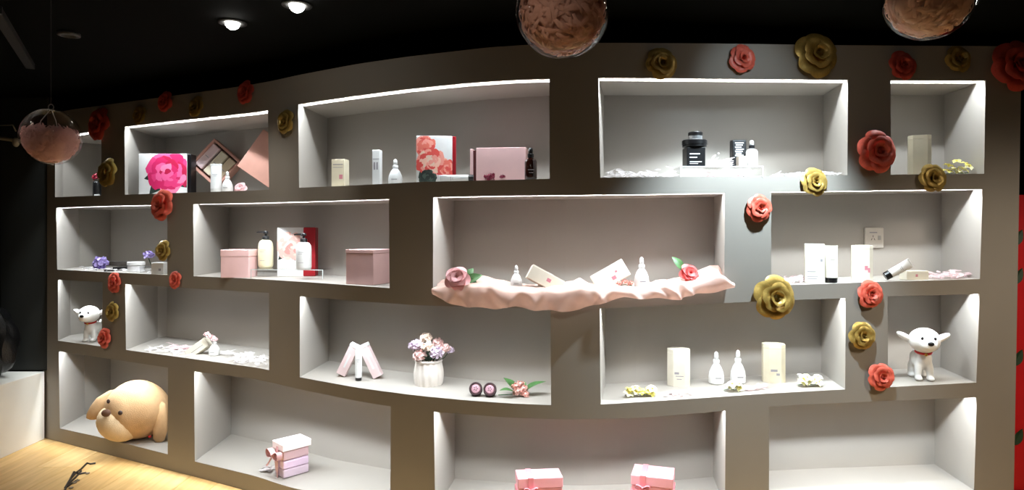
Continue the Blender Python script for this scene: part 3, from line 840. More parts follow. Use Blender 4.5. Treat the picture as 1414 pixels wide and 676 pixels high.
auto(MB().lathe([(9 * k, 0), (9.4 * k, 1 * k), (9.4 * k, 6 * k)], 22).build('body', mat('silver_band', (196, 196, 196), .25, metal=.7), t)); auto(MB().lathe([(9.9 * k, 6 * k), (9.9 * k, 10 * k), (9 * k, 11 * k)], 22).build('lid', M_BLK, t))
pb = n.on(1019, .40) + Vector((0, 0, RH)); k = K(pb)
carton('upright black carton with white lettering behind the white dropper bottle', pb, 19 * k, 38 * k, .04, 0, M_BLK, marks=tuple((-.32 + .06 * (i % 2), .30 - .08 * (i % 3), .88 - i * .075, .915 - i * .075) for i in range(7)), pm=M_PRINTW)
pb = n.on(1024, .20) + Vector((0, 0, RH)); k = K(pb)
carton('small taupe carton beside the white dropper bottle', pb, 12 * k, 14 * k, .03, 0, mat('taupe_card', (140, 128, 114), .5))
pb = n.on(1038, .24) + Vector((0, 0, RH)); k = K(pb)
dropper_bottle('frosted white dropper bottle with black collar on the clear riser', pb, 37 * k, 7.8 * k, M_WHITE, M_BLK, M_WHITE)
feathers('white feathers along the floor left of the black jars', niche_scatter('a4', 836, 932, .03, .25, .02), 46, .06, M_FEATHER, 11)
feathers('white feathers tucked under the clear riser with the jars', niche_scatter('a4', 965, 1030, .12, .35, .018), 30, .055, M_FEATHP, 12)
def on_riser(rg):
    q = NICHE['a4'].on(rg.uniform(982, 1012), rg.uniform(.18, .4)); q.z += RH + .008 + abs(rg.gauss(0, .014)); return q
feathers('white feathers on top of the clear riser between the jars', on_riser, 22, .05, M_FEATHER, 13)
feathers('white feathers along the floor right of the black jars', niche_scatter('a4', 1066, 1160, .03, .3, .010), 40, .05, M_FEATHER, 14)

# a5
n = NICHE['a5']
p = n.on(1269.5, .25); k = K(p); carton('tall cream carton in the small top right niche', p, 27 * k, 55 * k, .07, face(1269), M_CREAM2, chamfer=.016)
def sprig(label, pos, rad, nn, seed, colors=((244, 234, 128), (248, 244, 200)), hh=.03):
    rg = random.Random(seed)
    t = thing('blossom_sprig', label, 'flowers', pos)
    cm = mat('yellow_heart', (246, 226, 110), .5)
    for i in range(nn):
        c = Vector((rg.uniform(-1, 1) * rad, rg.uniform(-.5, .5) * .03, .012 + rg.random() * hh)); s = .016 + rg.random() * .006
        col = colors[i % len(colors)]; M = Matrix.Translation(c) @ Euler((rg.uniform(.1, .8), rg.uniform(-.5, .5), rg.uniform(0, .9))).to_matrix().to_4x4()
        mb = MB()
        for q in range(5): leaf_mb(s * 1.25, s * .55, .3, mb, M @ Matrix.Rotation(q * 2 * PI / 5, 4, 'Z'))
        fl_ = mb.build('blossom', mat('blossom_%d%d%d' % col, col, .5), t, True)
        MB().ball((0, 0, s * .15), s * .28, 8, 5, M).build('heart', cm, fl_, True)
    mb = MB(); mb.tube([(-rad, 0, .006), (-rad * .3, .004, .010), (rad * .4, -.003, .008), (rad, 0, .012)], .0016, 6); mb.build('stem', M_GREEN, t)
    return t
p = n.on(1322, .22); sprig('yellow blossom sprig beside the tall cream carton, top right niche', p, .052, 11, 21, hh=.05)

# ---- second row
n = NICHE['b1']
VIO, VIOD = mat('lilac_petal', (168, 152, 206), .5, var=.12), mat('violet_petal', (110, 92, 160), .5, var=.12)
p = n.on(138.5, .25); k = K(p); t = thing('artificial_rose', 'violet rose head at the left of the second row, near the white side', 'flower', p + Vector((0, 0, .0)), (0, 0, 0))
mb = MB(); bloom(mb, (0, 0, 10 * k), 10 * k, 26, 5); mb.build('petals', VIO, t, True); mb = MB(); bloom(mb, (-1 * k, -.004, 4 * k), 8 * k, 16, 6, .5); mb.build('lower_petals', VIOD, t, True)
p = n.on(162, .5); k = K(p); carton('clear lidded box with black slab in front, among violet flowers', p, 32 * k, 11 * k, .06, 0, clear_mat('frosted_clear', (.86, .86, .86), .3), name='clear_box', flap=False)
p = n.on(167, .30); k = K(p); t = thing('eyeshadow_case', 'flat black case lying in front of the clear box', 'case', p)
MB().bbox(-7.5 * k, 7.5 * k, -.03, .03, 2 * k, 5 * k, .002).build('lid', M_BLK, t); MB().bbox(-7.2 * k, 7.2 * k, -.029, .029, 0, 2 * k, .002).build('base', M_BLK, t)
p = n.on(151, .10); k = K(p); t = thing('eyeshadow_case', 'tiny black case at the shelf edge beside the violet rose', 'case', p)
MB().bbox(-6 * k, 6 * k, -.012, .012, 0, 1.2 * k, .001).build('base', M_BLK, t); MB().bbox(-6 * k, 6 * k, -.012, .012, 1.3 * k, 2.2 * k, .001).build('lid', M_BLK, t)
p = n.on(188, .25); k = K(p); t = thing('cream_jar', 'white lidded glass jar under the lilac flower', 'jar', p)
auto(MB().lathe([(10 * k, 0), (10.6 * k, .003), (10.6 * k, 8 * k), (9 * k, 9 * k)], 26).build('body', mat('milky_glass', (226, 226, 228), .2), t)); auto(MB().lathe([(11.2 * k, 9 * k), (11.2 * k, 13 * k), (10.5 * k, 13.6 * k)], 26).build('lid', M_WHITE, t))
p = n.on(205, .36); k = K(p); t = thing('artificial_rose', 'lilac flower resting above the white jar in the second row', 'flower', p)
mb = MB(); bloom(mb, (0, 0, 22 * k), 7.5 * k, 22, 8); mb.build('petals', VIO, t, True)
MB().tube([(0, 0, 19 * k), (.012, .004, 10 * k), (.03, .0, 0)], .003, 6).build('stem', M_DGREEN, t)
p = n.on(206, .20); k = K(p); carton('frosted clear carton lying left of the small white carton', p, 20 * k, 9 * k, .05, 0, MATS['frosted_clear'], name='clear_box', flap=False)
p = n.on(221, .10); k = K(p); carton('small white carton at the right end of the violet flower niche', p, 17 * k, 15.5 * k, .06, 0, M_WHITE, marks=((.1, .3, .3, .5),))
feathers('white feathers strewn round the violet flowers', niche_scatter('b1', 112, 214, .04, .4, .004), 40, .05, M_FEATHER, 31, .25)

n = NICHE['b2']
p = n.on(330.5, .14); k = K(p); carton('pink cube box in the second row niche, left of the pump bottles', p, 38 * k, 38 * k, .12, 0, M_PINK, lid=.24, name='gift_box')
p = n.on(404, .36); k = K(p); RB = 13 * k
riser('clear acrylic riser carrying the two pump bottles', p, 102 * k, .14, RB, -.10)
pb = n.on(367, .36) + Vector((0, 0, RB)); k = K(pb); pump_bottle('cream coloured pump bottle with black pump on the riser', pb, 51 * k, 10 * k, mat('cream_lotion', (226, 220, 186), .3))
pb = n.on(419.5, .28) + Vector((0, 0, RB)); k = K(pb); pump_bottle('pure white pump bottle with black pump before the crimson box', pb, 51 * k, 10.5 * k, M_WHITE)
pb = n.on(411, .52) + Vector((0, 0, RB * .3)); k = K(pb); w_, h_ = 36 * k, 56 * k
t = carton('white box with blush peony print and crimson side behind the pump bottles', n.on(403, .60), w_, h_ + RB, .06, .05, M_WHITE, name='peony_box', flap=False)
MB().bbox(w_/2, w_/2 + 17 * k, -.034, .03, 0, h_ + RB, .006).build('crimson_side', M_CRIMSON, t)
peony_print(t, -w_/2, w_/2, RB, h_ + RB, -.030, (1 * k, 30 * k + RB), 20 * k, ((226, 170, 160), (238, 192, 180), (210, 140, 132), (244, 208, 198)), True, 9)
p = n.on(511, .34); k = K(p); t = carton('large pink box at the right end of the pump bottle niche', p, 44 * k, 47 * k, .17, -.38, M_PINK, lid=.10, name='gift_box')

# b3: cloth and what lies on it
n = NICHE['b3']
def cloth():
    up = [(604, 4), (620, 12), (645, 16), (680, 12), (700, 6), (740, 5), (780, 8), (800, 14), (815, 8), (840, 4), (880, 4), (910, 9), (935, 12), (960, 17), (980, 27), (992, 26), (1003, 10)]
    dn = [(604, 4), (615, 9), (632, 15), (655, 20), (690, 20), (715, 17), (740, 20), (775, 22), (800, 20), (830, 11), (858, 5), (885, 6), (920, 9), (955, 5), (985, 2), (1005, -2)]
    fu = lambda x: float(np.interp(x, [a for a, b in up], [b for a, b in up])); fd = lambda x: float(np.interp(x, [a for a, b in dn], [b for a, b in dn]))
    NU, NV = 220, 48; rg = random.Random(5)
    folds = [(rg.uniform(600, 1005), rg.uniform(-70, 70), rg.uniform(5, 14), rg.uniform(1.5, 4.5)) for _ in range(34)]     # place, slant, width, height of each crease
    def fn(i, j):
        px = 604 + 401 * i; q = j      # q: 0 back .. 1 hem
        wob = .5 * math.sin(px * .045 + q * 5) + .25 * math.sin(px * .023 + q * 11 + 2)
        fold = sum(h * math.exp(-((px - c - sl * (q - .5)) / wd) ** 2) for c, sl, wd, h in folds)
        k = .0030
        if q < .60:
            r = q / .60; v = .66 * (1 - r); base = n.on(px, v)
            prof = .35 + .65 * math.sin(PI * min(1, .10 + .75 * r)) ** .7
            z = base.z + k * (1.5 + fu(px) * prof + 1.5 * wob * prof + fold * .55 * min(1, 4 * r))
            return (base.x, base.y, z)
        r = (q - .60) / .40
        pw = plan(px); nm = wall_normal(px); zf = n.on(px, 0).z
        bul = .014 + .036 * math.sin(PI * min(1, .2 + .62 * r)) + .010 * wob * r + .0032 * fold * (.4 + r)
        pr0 = .35 + .65 * math.sin(PI * .85) ** .7
        z0 = zf + k * (1.5 + fu(px) * pr0 + 1.5 * wob * pr0 + fold * .55)
        z1 = zf - k * fd(px) - k * 1.2 * math.sin(px * .13)
        ez = z0 + (z1 - z0) * (r ** 1.2)
        blend = min(1, r * 5)
        return (pw.x + nm.x * bul * blend, pw.y + nm.y * bul * blend, ez)
    o_ = MB().grid(fn, NU, NV).build('pink_cloth', M_TULLE, None, True)
    return tag(o_, 'rumpled pale pink cloth spilling over the middle shelf edge', 'cloth')
cloth()
DUSTY, DUSTD = mat('dusty_rose_petal', (222, 160, 162), .6, var=.15), mat('dark_rose_heart', (112, 44, 58), .6)
q = n.on(632, .02); k = K(q); pr = W(632, 386, q.y - .05)
t = thing('artificial_rose', 'dusty pink rose with green leaves at the left end of the pink cloth', 'flower', pr, (1.15, .1, -.1))
rose_head(t, 17 * k, DUSTY, DUSTD)
for i, (an, L) in enumerate(((1.25, 27), (.6, 24), (1.8, 20))):
    M = Matrix.Translation((8 * k, 0, -.02)) @ Matrix.Rotation(-an + .2, 4, 'Z'); leaf_mb(L * k, 6.5 * k, .2, None, M).build('leaf', M_GREEN, t, True)
CZ = .026
p = n.on(713, .22) + Vector((0, 0, CZ * .6)); k = K(p); tear_bottle('small white dropper bottle on the pink cloth, left', p, 31 * k, .26)
p = n.on(748, .22) + Vector((0, 0, CZ * .9)); k = K(p)
carton('white carton lying tilted down to the right on the pink cloth', p, 50 * k, 20 * k, .05, .05, M_CREAM, tilt=(-.15, .50), marks=((.02, .14, .42, .66),), pm=M_PRINTP)
p = n.on(846, .26) + Vector((0, 0, CZ * .8)); k = K(p)
carton('white carton tilted up to the right on the pink cloth', p + Vector((3 * k, 0, 3 * k)), 50 * k, 25 * k, .05, -.05, M_CREAM, tilt=(-.15, -.52), marks=((.0, .12, .2, .4), (.16, .22, .5, .6)), pm=M_PRINTP)
p = n.on(886, .22) + Vector((0, 0, CZ * .5)); k = K(p); tear_bottle('white dropper bottle on the pink cloth beside the upward tilted carton', p, 42 * k, .24)
p = n.on(863, .10) + Vector((0, 0, CZ)); k = K(p); t = thing('artificial_rose', 'small pink blossoms before the upward tilted carton', 'flower', p)
for i in range(3):
    mb = MB(); bloom(mb, ((i - 1) * 8 * k, .0, 3 * k + (i % 2) * 2 * k), 4.6 * k, 14, i); mb.build('blossom', mat('soft_coral_petal', (226, 160, 146), .5), t, True)
MB().tube([(-10 * k, 0, 0), (0, .002, .004), (10 * k, 0, 0)], .0016, 6).build('stem', M_GREEN, t)
pr = W(950, 379, n.on(950, .08).y); k = K(pr)
t = thing('artificial_rose', 'coral red rose with a green leaf lying at the right of the pink cloth', 'flower', pr, (1.15, .5, 0))
rose_head(t, 14 * k, mat('coral_rose_petal', (226, 92, 88), .5), mat('coral_rose_heart', (190, 50, 54), .5))
leaf_mb(24 * k, 6 * k, .2, None, Matrix.Translation((-8 * k, 4 * k, -.008)) @ Matrix.Rotation(1.1, 4, 'Z')).build('leaf', M_GREEN, t, True)

# b4
n = NICHE['b4']
p = n.on(1124.5, .22); k = K(p); carton('tall cream carton left of the upright black capped tube', p, 25 * k, 53 * k, .05, face(1126), M_CREAM, marks=((.28, .38, .55, .62), (-.38, .1, .10, .12), (-.38, .15, .15, .17), (-.38, .05, .28, .30)))
p = n.on(1148, .12); k = K(p); squeeze_tube('upright cream tube standing on its black cap between two cartons', p, 51 * k, 8.2 * k, m=M_CREAM)
p = n.on(1190, .20); k = K(p); carton('tall cream carton in front of the wall socket', p, 26 * k, 49 * k, .06, face(1190), M_CREAM, chamfer=.014, marks=((.1, .25, .32, .44), (.25, .35, .25, .38)), pm=M_PRINTP)
p = n.on(1222, .10); k = K(p); squeeze_tube('white tube lying aslant with black cap right of the socket', p + Vector((0, 0, 6 * k)), 38 * k, 6.0 * k, (0, 1.02, -.25), capf=.2)
p = n.on(1262, .20); k = K(p); carton('small flat white carton behind the lying tube', p, 32 * k, 12 * k, .05, .08, M_CREAM, marks=((-.1, .0, .35, .65),), pm=M_PRINTP)
feathers('pink feathers at the left end of the cream carton niche', niche_scatter('b4', 1070, 1108, .08, .4, .020), 24, .055, M_FEATHP, 41)
feathers('pink feathers at the right end of the cream carton niche', niche_scatter('b4', 1280, 1340, .08, .45, .020), 40, .06, M_FEATHP, 42)
# wall socket on the back of the niche
lo_, hi_ = 0., 1.
for _ in range(40):
    m_ = (lo_ + hi_) / 2; pp = n.back(m_)
    if CX + F * pp.x / pp.y < 1205.5: lo_ = m_
    else: hi_ = m_
pp = n.back(lo_); zz = ZC + (HOR - 328) / F * pp.y; k = pp.y / F
d_ = n.back(lo_ + .02) - n.back(lo_ - .02)
t = thing('wall_socket', 'square white wall socket on the niche back above the tall cream carton', 'socket', (pp.x, pp.y - .001, zz), (0, 0, math.atan2(d_.y, d_.x)))
MB().bbox(-13.5 * k, 13.5 * k, -.010, 0, -14 * k, 14 * k, .003).build('plate', mat('socket_white', (206, 198, 188), .4), t)
so = MB()
for sx, sz, aa in ((-4, -2, .5), (0, -2, -.5), (-2, 2, 0)): so.box(-.0012, .0012, -.0106, -.0098, -.005, .005, Matrix.Translation((sx * k, 0, sz * k)) @ Matrix.Rotation(aa, 4, 'Y'))
so.build('pin_slots', M_BLK, t)
MB().bbox(5 * k, 9 * k, -.013, -.010, -3 * k, 3 * k, .001).build('switch', mat('socket_grey', (170, 166, 160), .4), t)
MB().box(-7 * k, 4 * k, -.0104, -.0099, 6.5 * k, 8 * k).build('print', M_PRINT, t)

# ---- third row
def blob(parent, name, ells, m, vox, sm=6):
    mb = MB()
    for c, r, *e in ells:
        M = Matrix.Translation(c) @ (Euler(e[0]).to_matrix().to_4x4() if e else Matrix())
        mb.ball((0, 0, 0), r, 20, 12, M)
    o_ = mb.build(name, m, parent, True)
    a_ = o_.modifiers.new('join', 'REMESH'); a_.mode = 'VOXEL'; a_.voxel_size = vox; a_.use_smooth_shade = True
    b_ = o_.modifiers.new('soft', 'SMOOTH'); b_.factor = .6; b_.iterations = sm
    return o_
M_DOGW = mat('white_toy_vinyl', (240, 238, 234), .4, var=.02)
M_COLLAR = mat('red_collar', (196, 32, 30), .45)
def dog(label, pos, H, rot):
    """plain white puppy figurine, standing, head raised"""
    t = thing('dog_figurine', label, 'figurine', pos, (0, 0, rot)); s = H
    blob(t, 'body', [((0, .10 * s, .36 * s), (.17 * s, .26 * s, .16 * s), (.35, 0, 0)), ((0, -.06 * s, .42 * s), (.15 * s, .14 * s, .17 * s)),
                     ((0, -.08 * s, .56 * s), (.10 * s, .10 * s, .12 * s)), ((0, -.13 * s, .76 * s), (.27 * s, .25 * s, .235 * s)), ((0, -.33 * s, .70 * s), (.155 * s, .15 * s, .125 * s)),
                     ((-.10 * s, -.10 * s, .19 * s), (.065 * s, .07 * s, .20 * s)), ((.10 * s, -.10 * s, .19 * s), (.065 * s, .07 * s, .20 * s)),
                     ((-.11 * s, .22 * s, .17 * s), (.07 * s, .085 * s, .18 * s)), ((.11 * s, .22 * s, .17 * s), (.07 * s, .085 * s, .18 * s)),
                     ((-.10 * s, -.14 * s, .045 * s), (.075 * s, .10 * s, .045 * s)), ((.10 * s, -.14 * s, .045 * s), (.075 * s, .10 * s, .045 * s)),
                     ((-.11 * s, .20 * s, .045 * s), (.075 * s, .10 * s, .045 * s)), ((.11 * s, .20 * s, .045 * s), (.075 * s, .10 * s, .045 * s)),
                     ((0, .38 * s, .46 * s), (.035 * s, .05 * s, .13 * s), (-.6, 0, 0))], M_DOGW, s * .022, 8)
    for sx in (-1, 1):
        M = Matrix.Translation((sx * .30 * s, -.06 * s, .80 * s)) @ Euler((0, sx * 1.05, 0)).to_matrix().to_4x4()
        MB().ball((0, 0, -.0 * s), (.060 * s, .10 * s, .17 * s), 14, 9, M).build('ear', M_DOGW, t, True)
        MB().ball((sx * .105 * s, -.355 * s, .825 * s), (.024 * s, .016 * s, .030 * s), 12, 7).build('eye', M_BLK, t, True)
    MB().ball((0, -.465 * s, .745 * s), (.055 * s, .035 * s, .042 * s), 14, 8).build('nose', M_BLK, t, True)
    MB().tube([(.125 * s * math.cos(a), -.075 * s + .125 * s * math.sin(a), .535 * s + .02 * s * math.sin(a)) for a in np.linspace(0, 2 * PI, 25)], .024 * s, 8).build('collar', M_COLLAR, t, True)
    MB().ball((0, -.215 * s, .505 * s), .028 * s, 10, 7).build('tag', mat('collar_tag', (214, 170, 70), .3, metal=.8), t, True)
    return t
n = NICHE['c1']; p = n.on(127, .20); k = K(p); dog('small white dog figurine with red collar in the leftmost small niche', p, 50 * k, .05)
n = NICHE['c5']; p = n.on(1273, .32); k = K(p); dog('white dog figurine with red collar and black nose in the right niche', p, 73 * k, -.25)

n = NICHE['c2']
p = n.on(281, y=488); k = K(p)
carton('cream carton leaning up to the right among feathers', p + Vector((-3 * k, 0, 2 * k)), 33 * k, 13 * k, .05, 0, M_CREAM, tilt=(-.2, -.62), marks=((-.3, .3, .4, .46),))
p = n.on(296, y=490); k = K(p); tear_bottle('small white bottle propping up the leaning carton', p, 24 * k, .30)
for i, (dx, dy) in enumerate(((290, 462), (297, 467))): pass
pq = W(292, 465, p.y + .01); t = thing('artificial_rose', 'pale pink blossoms on the top end of the leaning carton', 'flower', pq)
for i, (dx, dz) in enumerate(((-6, 3), (0, 0), (5, -3))):
    mb = MB(); bloom(mb, (dx * k, -.004 * i, dz * k), 5.0 * k, 14, 20 + i); mb.build('blossom', mat('blush_petal', (238, 206, 208), .5), t, True)
MB().tube([(-7 * k, 0, 2 * k), (0, .006, -2 * k), (6 * k, 0, -5 * k)], .0015, 6).build('stem', M_GREEN, t)
feathers('pink feathers left of the leaning cream carton', niche_scatter('c2', 236, 262, .25, .5, .008), 26, .075, M_FEATHP, 51, .3)
feathers('white feathers on the shelf left of the pink ones, third row', niche_scatter('c2', 205, 262, .05, .35, .005), 30, .06, M_FEATHER, 52, .3)
feathers('white feathers right of the leaning cream carton', niche_scatter('c2', 310, 366, .05, .45, .018), 46, .07, M_FEATHER, 53, .5)

n = NICHE['c3']
def lean(label, x0, x1, ybase, ytop, wpx, sgn):
    p_ = n.on(x0, y=ybase); k_ = K(p_); L = math.hypot((x1 - x0), (ybase - ytop)) * k_; an = math.atan2((x1 - x0), (ybase - ytop))
    t_ = thing('carton', label, 'box', p_, (-.03, an, 0), 'cartons leaning into a peak'); w2 = wpx * k_ / 2
    MB().bbox(-w2, w2, -.022, .022, w2 * .5, L * .90, .002).build('body', M_PINKP, t_)
    MB().bbox(-w2 - .0006, w2 + .0006, -.0226, .0226, L * .90 + .001, L, .002).build('lid', M_WHITE, t_)
    mark(t_, [(-w2 * .2, w2 * .2, L * .3, L * .7, -.022)], M_PRINTW)
lean('left of the two slim pale pink cartons leaning into a peak', 470, 491, 519, 475, 13, 1)
lean('right of the two slim pale pink cartons leaning into a peak', 524, 501, 522, 475, 13, -1)
p = n.on(495, y=525); k = K(p); squeeze_tube('slim white tube standing on black cap under the carton peak', p, 46 * k, 4.6 * k, capf=.10)
# flower pot
p = n.on(592, y=530); k = K(p); t = thing('flower_pot', 'white pleated pot of lilac and cream pompon flowers', 'potted flowers', p)
def fn(i, j):
    a = 2 * PI * i; r = (18.5 + 2.0 * math.sin(PI * j) - 1.5 * j + .9 * math.sin(a * 14 + j * 1.5)) * k
    return (r * math.cos(a), r * math.sin(a), j * 32 * k)
MB().grid(fn, 84, 8).build('pot', mat('white_ceramic', (228, 220, 212), .5), t, True)
MB().lathe([(17.5 * k, 31 * k), (18.8 * k, 32 * k), (18.8 * k, 34 * k), (17 * k, 34.5 * k), (16 * k, 32 * k)], 28).build('pot_rim', mat('white_ceramic', (228, 220, 212), .5), t, True)
MB().lathe([(.001, 30 * k), (16.5 * k, 30 * k)], 24).build('filler', M_DGREEN, t)
PO = (mat('lilac_pompon', (206, 190, 206), .6, var=.08, scale=60), mat('cream_pompon', (238, 220, 206), .6, var=.1, scale=60), mat('blush_pompon', (228, 196, 192), .6, var=.1, scale=60))
for i, (dx, dz, dy, rr, c) in enumerate(((-16, 54, -6, 9, 0), (-4, 63, 2, 8.5, 1), (0, 53, -10, 9, 1), (-11, 41, -12, 9.5, 2), (12, 45, -12, 10, 0), (22, 49, -2, 8, 2), (29, 46, 4, 6, 0), (12, 56, 6, 8, 2), (-24, 52, 6, 6, 0))):
    cc = Vector((dx * k, dy * k, dz * k)); mb = MB(); bloom(mb, cc, rr * k, 34, i, .9); mb.build('flower_head', PO[c], t, True)
    MB().tube([(dx * k * .4, dy * k * .4, 30 * k), (dx * k * .75, dy * k * .7, (30 + dz) * .48 * k), cc], .0018, 5).build('stem', M_DGREEN, t)
for i in range(9):
    a = i * .7 + .2; M = Matrix.Translation((math.cos(a) * 8 * k, math.sin(a) * 8 * k, 33 * k)) @ Euler((.7, 0, a - PI / 2)).to_matrix().to_4x4()
    leaf_mb(16 * k, 4 * k, .2, None, M).build('leaf', M_DGREEN, t, True)
# round pots standing on edge
RIM, FACE = mat('plum_rim', (66, 44, 52), .4), mat('mauve_face', (226, 178, 194), .5, var=.12)
for i, (px, lb) in enumerate(((657, 'left of the two round mauve discs with dark rims'), (676.5, 'right of the two round mauve discs with dark rims'))):
    p = n.on(px, y=546 + i * .8); k = K(p); t = thing('round_compact', lb, 'compact', p + Vector((0, 0, 9.2 * k)), (PI / 2 - .38, 0, 0), 'round mauve compacts')
    auto(MB().lathe([(8.6 * k, -.018), (9.2 * k, -.016), (9.2 * k, .012), (8.4 * k, .016), (7.2 * k, .016), (7.0 * k, .012)], 28).build('case', RIM, t))
    MB().lathe([(7.1 * k, .0125), (5 * k, .014), (.0001, .0145)], 26).build('powder', FACE, t, True)
    e = MB(); 
    for q in range(5): e.add([(math.cos(2*PI*q/5 + o2) * rr * k, math.sin(2*PI*q/5 + o2) * rr * k, .0152) for o2, rr in ((-.35, 2.2), (0, 3.6), (.35, 2.2), (0, 1.0))], [(0, 1, 2, 3)])
    e.build('embossed_flower', RIM, t)
# flower spray with leaves
p = n.on(718, y=546); k = K(p); t = thing('artificial_flower', 'pink flower with broad green leaves lying right of the mauve discs', 'flower', p)
for i, (dx, dz, dy, rr) in enumerate(((-3, 6, -4, 7.5), (4, 9, 0, 7.5), (-6, 12, 3, 6.5), (1, 15, 4, 6.5), (7, 3, -6, 6))):
    mb = MB(); bloom(mb, (dx * k, dy * k, dz * k), rr * k, 20, 70 + i); mb.build('flower_head', mat('peach_pink_petal', (244, 196, 188), .5, var=.12), t, True)
for i, (dx, dy, an, L, wd, lift) in enumerate(((-6, 4, 1.05, 26, 9, .75), (-6, -4, 1.9, 24, 9, .25), (6, 2, -1.35, 34, 9.5, .42), (2, 5, -.3, 18, 6, .7))):
    M = Matrix.Translation((dx * k, dy * k, 5 * k)) @ Matrix.Rotation(an, 4, 'Z') @ Matrix.Rotation(lift, 4, 'X'); leaf_mb(L * k, wd * k, .15, None, M).build('leaf', M_GREEN, t, True)
MB().tube([(0, 0, 3 * k), (-14 * k, -.003, 2 * k), (-30 * k, 0, 1.2 * k)], .002, 6).build('stem', M_GREEN, t)

n = NICHE['c4']
p = n.on(937, y=531); k = K(p); carton('cream eight-sided carton at the left of the two frosted bottles', p, 30 * k, 50 * k, .08, face(937), M_CREAM, chamfer=.024, marks=((-.15, .2, .28, .30), (-.1, .12, .2, .22), (-.2, .0, .34, .40)))
p = n.on(1068, y=526); k = K(p); carton('cream eight-sided carton at the right of the two frosted bottles', p, 29 * k, 52 * k, .08, face(1068) + .12, M_CREAM2, chamfer=.022, marks=((-.2, .1, .30, .36), (.05, .2, .2, .26)))
p = n.on(989, y=529); k = K(p); tear_bottle('left frosted white teardrop bottle between the eight-sided cartons', p, 44 * k, .235)
p = n.on(1019, y=528); k = K(p); tear_bottle('right frosted white teardrop bottle between the eight-sided cartons', p, 45 * k, .225)
p = n.on(882, y=547); sprig('yellow blossom sprig lying left of the eight-sided cartons', p, .058, 13, 61, hh=.022)
p = n.on(1010, y=540); sprig('pale yellow blossom sprig in front of the frosted bottles', p, .034, 8, 62, ((248, 244, 190), (250, 248, 226)), .022)
p = n.on(1117, y=533); sprig('pale yellow blossom sprig right of the eight-sided cartons', p, .046, 11, 63, ((248, 244, 190), (250, 248, 226)), .03)
feathers('blush petals lying before the left eight-sided carton', niche_scatter('c4', 918, 955, .1, .3, .003), 16, .05, M_FEATHP, 64, .15)
feathers('blush petals lying before the right eight-sided carton', niche_scatter('c4', 1030, 1058, .15, .35, .004), 14, .05, M_FEATHP, 65, .2)

# ---- bottom row: plush, gift boxes
n = NICHE['d1']; p = n.on(188, y=606); k = K(p)
FUR = mat('tan_plush', (204, 166, 122), .9, var=.06, scale=30, bump=.5); FURL = mat('cream_plush', (222, 196, 158), .9, var=.05, scale=30, bump=.5)
t = thing('plush_dog_head', 'tan plush dog head with drooping ears and a frown in the bottom left niche', 'plush toy', p)
rx, ry, rz = 43 * k, 36 * k, 39.5 * k; cz = rz
Mh = Matrix.Translation((0, .02, cz)) @ Matrix.Rotation(.35, 4, 'Y')
def headpt(d):
    d = Vector(d).normalized(); e = 1 + .05 * d.x * d.z
    return Vector((d.x * rx * e, d.y * ry, d.z * rz * (1 - .06 * d.x)))
mb = MB(); ring = 20; seg = 32
def hf(i, j):
    th = PI * min(max(j, .0005), .9995); a = 2 * PI * i
    return headpt((math.sin(th) * math.cos(a), math.sin(th) * math.sin(a), math.cos(th)))
mb.grid(hf, seg, ring, Mh); mb.build('head', FUR, t, True)
def on_head(dx, dz):  # px offset from the head's middle, on the front of the head
    x_, z_ = dx * k, dz * k; R2 = Matrix.Rotation(-.35, 3, 'Y'); q = R2 @ Vector((x_, 0, z_))
    yy = -ry * math.sqrt(max(.02, 1 - (q.x / rx) ** 2 - (q.z / rz) ** 2)); return Vector((x_, .02 + yy, cz + z_))
MZ = on_head(-16, -13)
mb = MB(); mb.ball((0, 0, 0), (30 * k, 22 * k, 25 * k), 24, 14, Matrix.Translation((MZ.x, MZ.y + 15 * k, MZ.z)) @ Matrix.Rotation(.35, 4, 'Y')); mb.build('muzzle', FURL, t, True)
def stitch(name, dx, dz, r, m, push=0.):
    c = on_head(dx, dz); MB().ball((c.x, c.y - push, c.z), r, 14, 8).build(name, m, t, True)
BRN = mat('brown_stitch', (92, 62, 44), .7); BRD = mat('dark_brown_stitch', (52, 34, 26), .7)
stitch('nose', -21, 6, (6.2 * k, 4 * k, 5 * k), BRN, 6.5 * k); stitch('eye', -25, 18.5, (2.2 * k, 1.6 * k, 3 * k), BRD, 1.5 * k); stitch('eye', -1.5, 6.5, (3 * k, 1.8 * k, 3.2 * k), BRD, 3.0 * k)
mo = [on_head(-32 + 7 * q / 6, -3.5 + 3.0 * math.sin(PI * q / 6 * .8) - q * .4) + Vector((0, -6.0 * k, 0)) for q in range(7)]
MB().tube(mo, .0026, 6).build('mouth', BRD, t, True)
def ear(pts, w0, th):
    mb = MB(); mb2 = []
    for i, (dx, dy, dz, ww) in enumerate(pts): mb2.append((Vector((dx * k, .02 + dy * k, cz + dz * k)), ww * k))
    vs = []; fs = []; sg = 14
    for i, (c, ww) in enumerate(mb2):
        tdir = (mb2[min(i + 1, len(mb2) - 1)][0] - mb2[max(0, i - 1)][0]).normalized(); side = Vector((0, 1, 0)).cross(tdir).normalized(); f2 = tdir.cross(side)
        for q in range(sg): a = 2 * PI * q / sg; vs.append(c + side * ww * math.cos(a) + f2 * ww * th * math.sin(a))
    for i in range(len(mb2) - 1):
        for q in range(sg): fs.append((i * sg + q, i * sg + (q + 1) % sg, (i + 1) * sg + (q + 1) % sg, (i + 1) * sg + q))
    fs += [tuple(range(sg)), tuple((len(mb2) - 1) * sg + q for q in range(sg))]
    mb.add(vs, fs); return mb.build('ear', FUR, t, True)
ear([(-16, -2, 26, 6), (-30, -6, 18, 12), (-42, -10, 8, 14), (-52, -12, -1, 11), (-60, -13, -6, 5), (-63, -13, -8, .8)], 0, .4)
ear([(30, -4, 12, 4), (36, -10, 8, 8), (39, -14, -6, 9.5), (39, -15, -24, 10), (37, -15, -36, 8), (36, -15, -41, 2)], 0, .5)
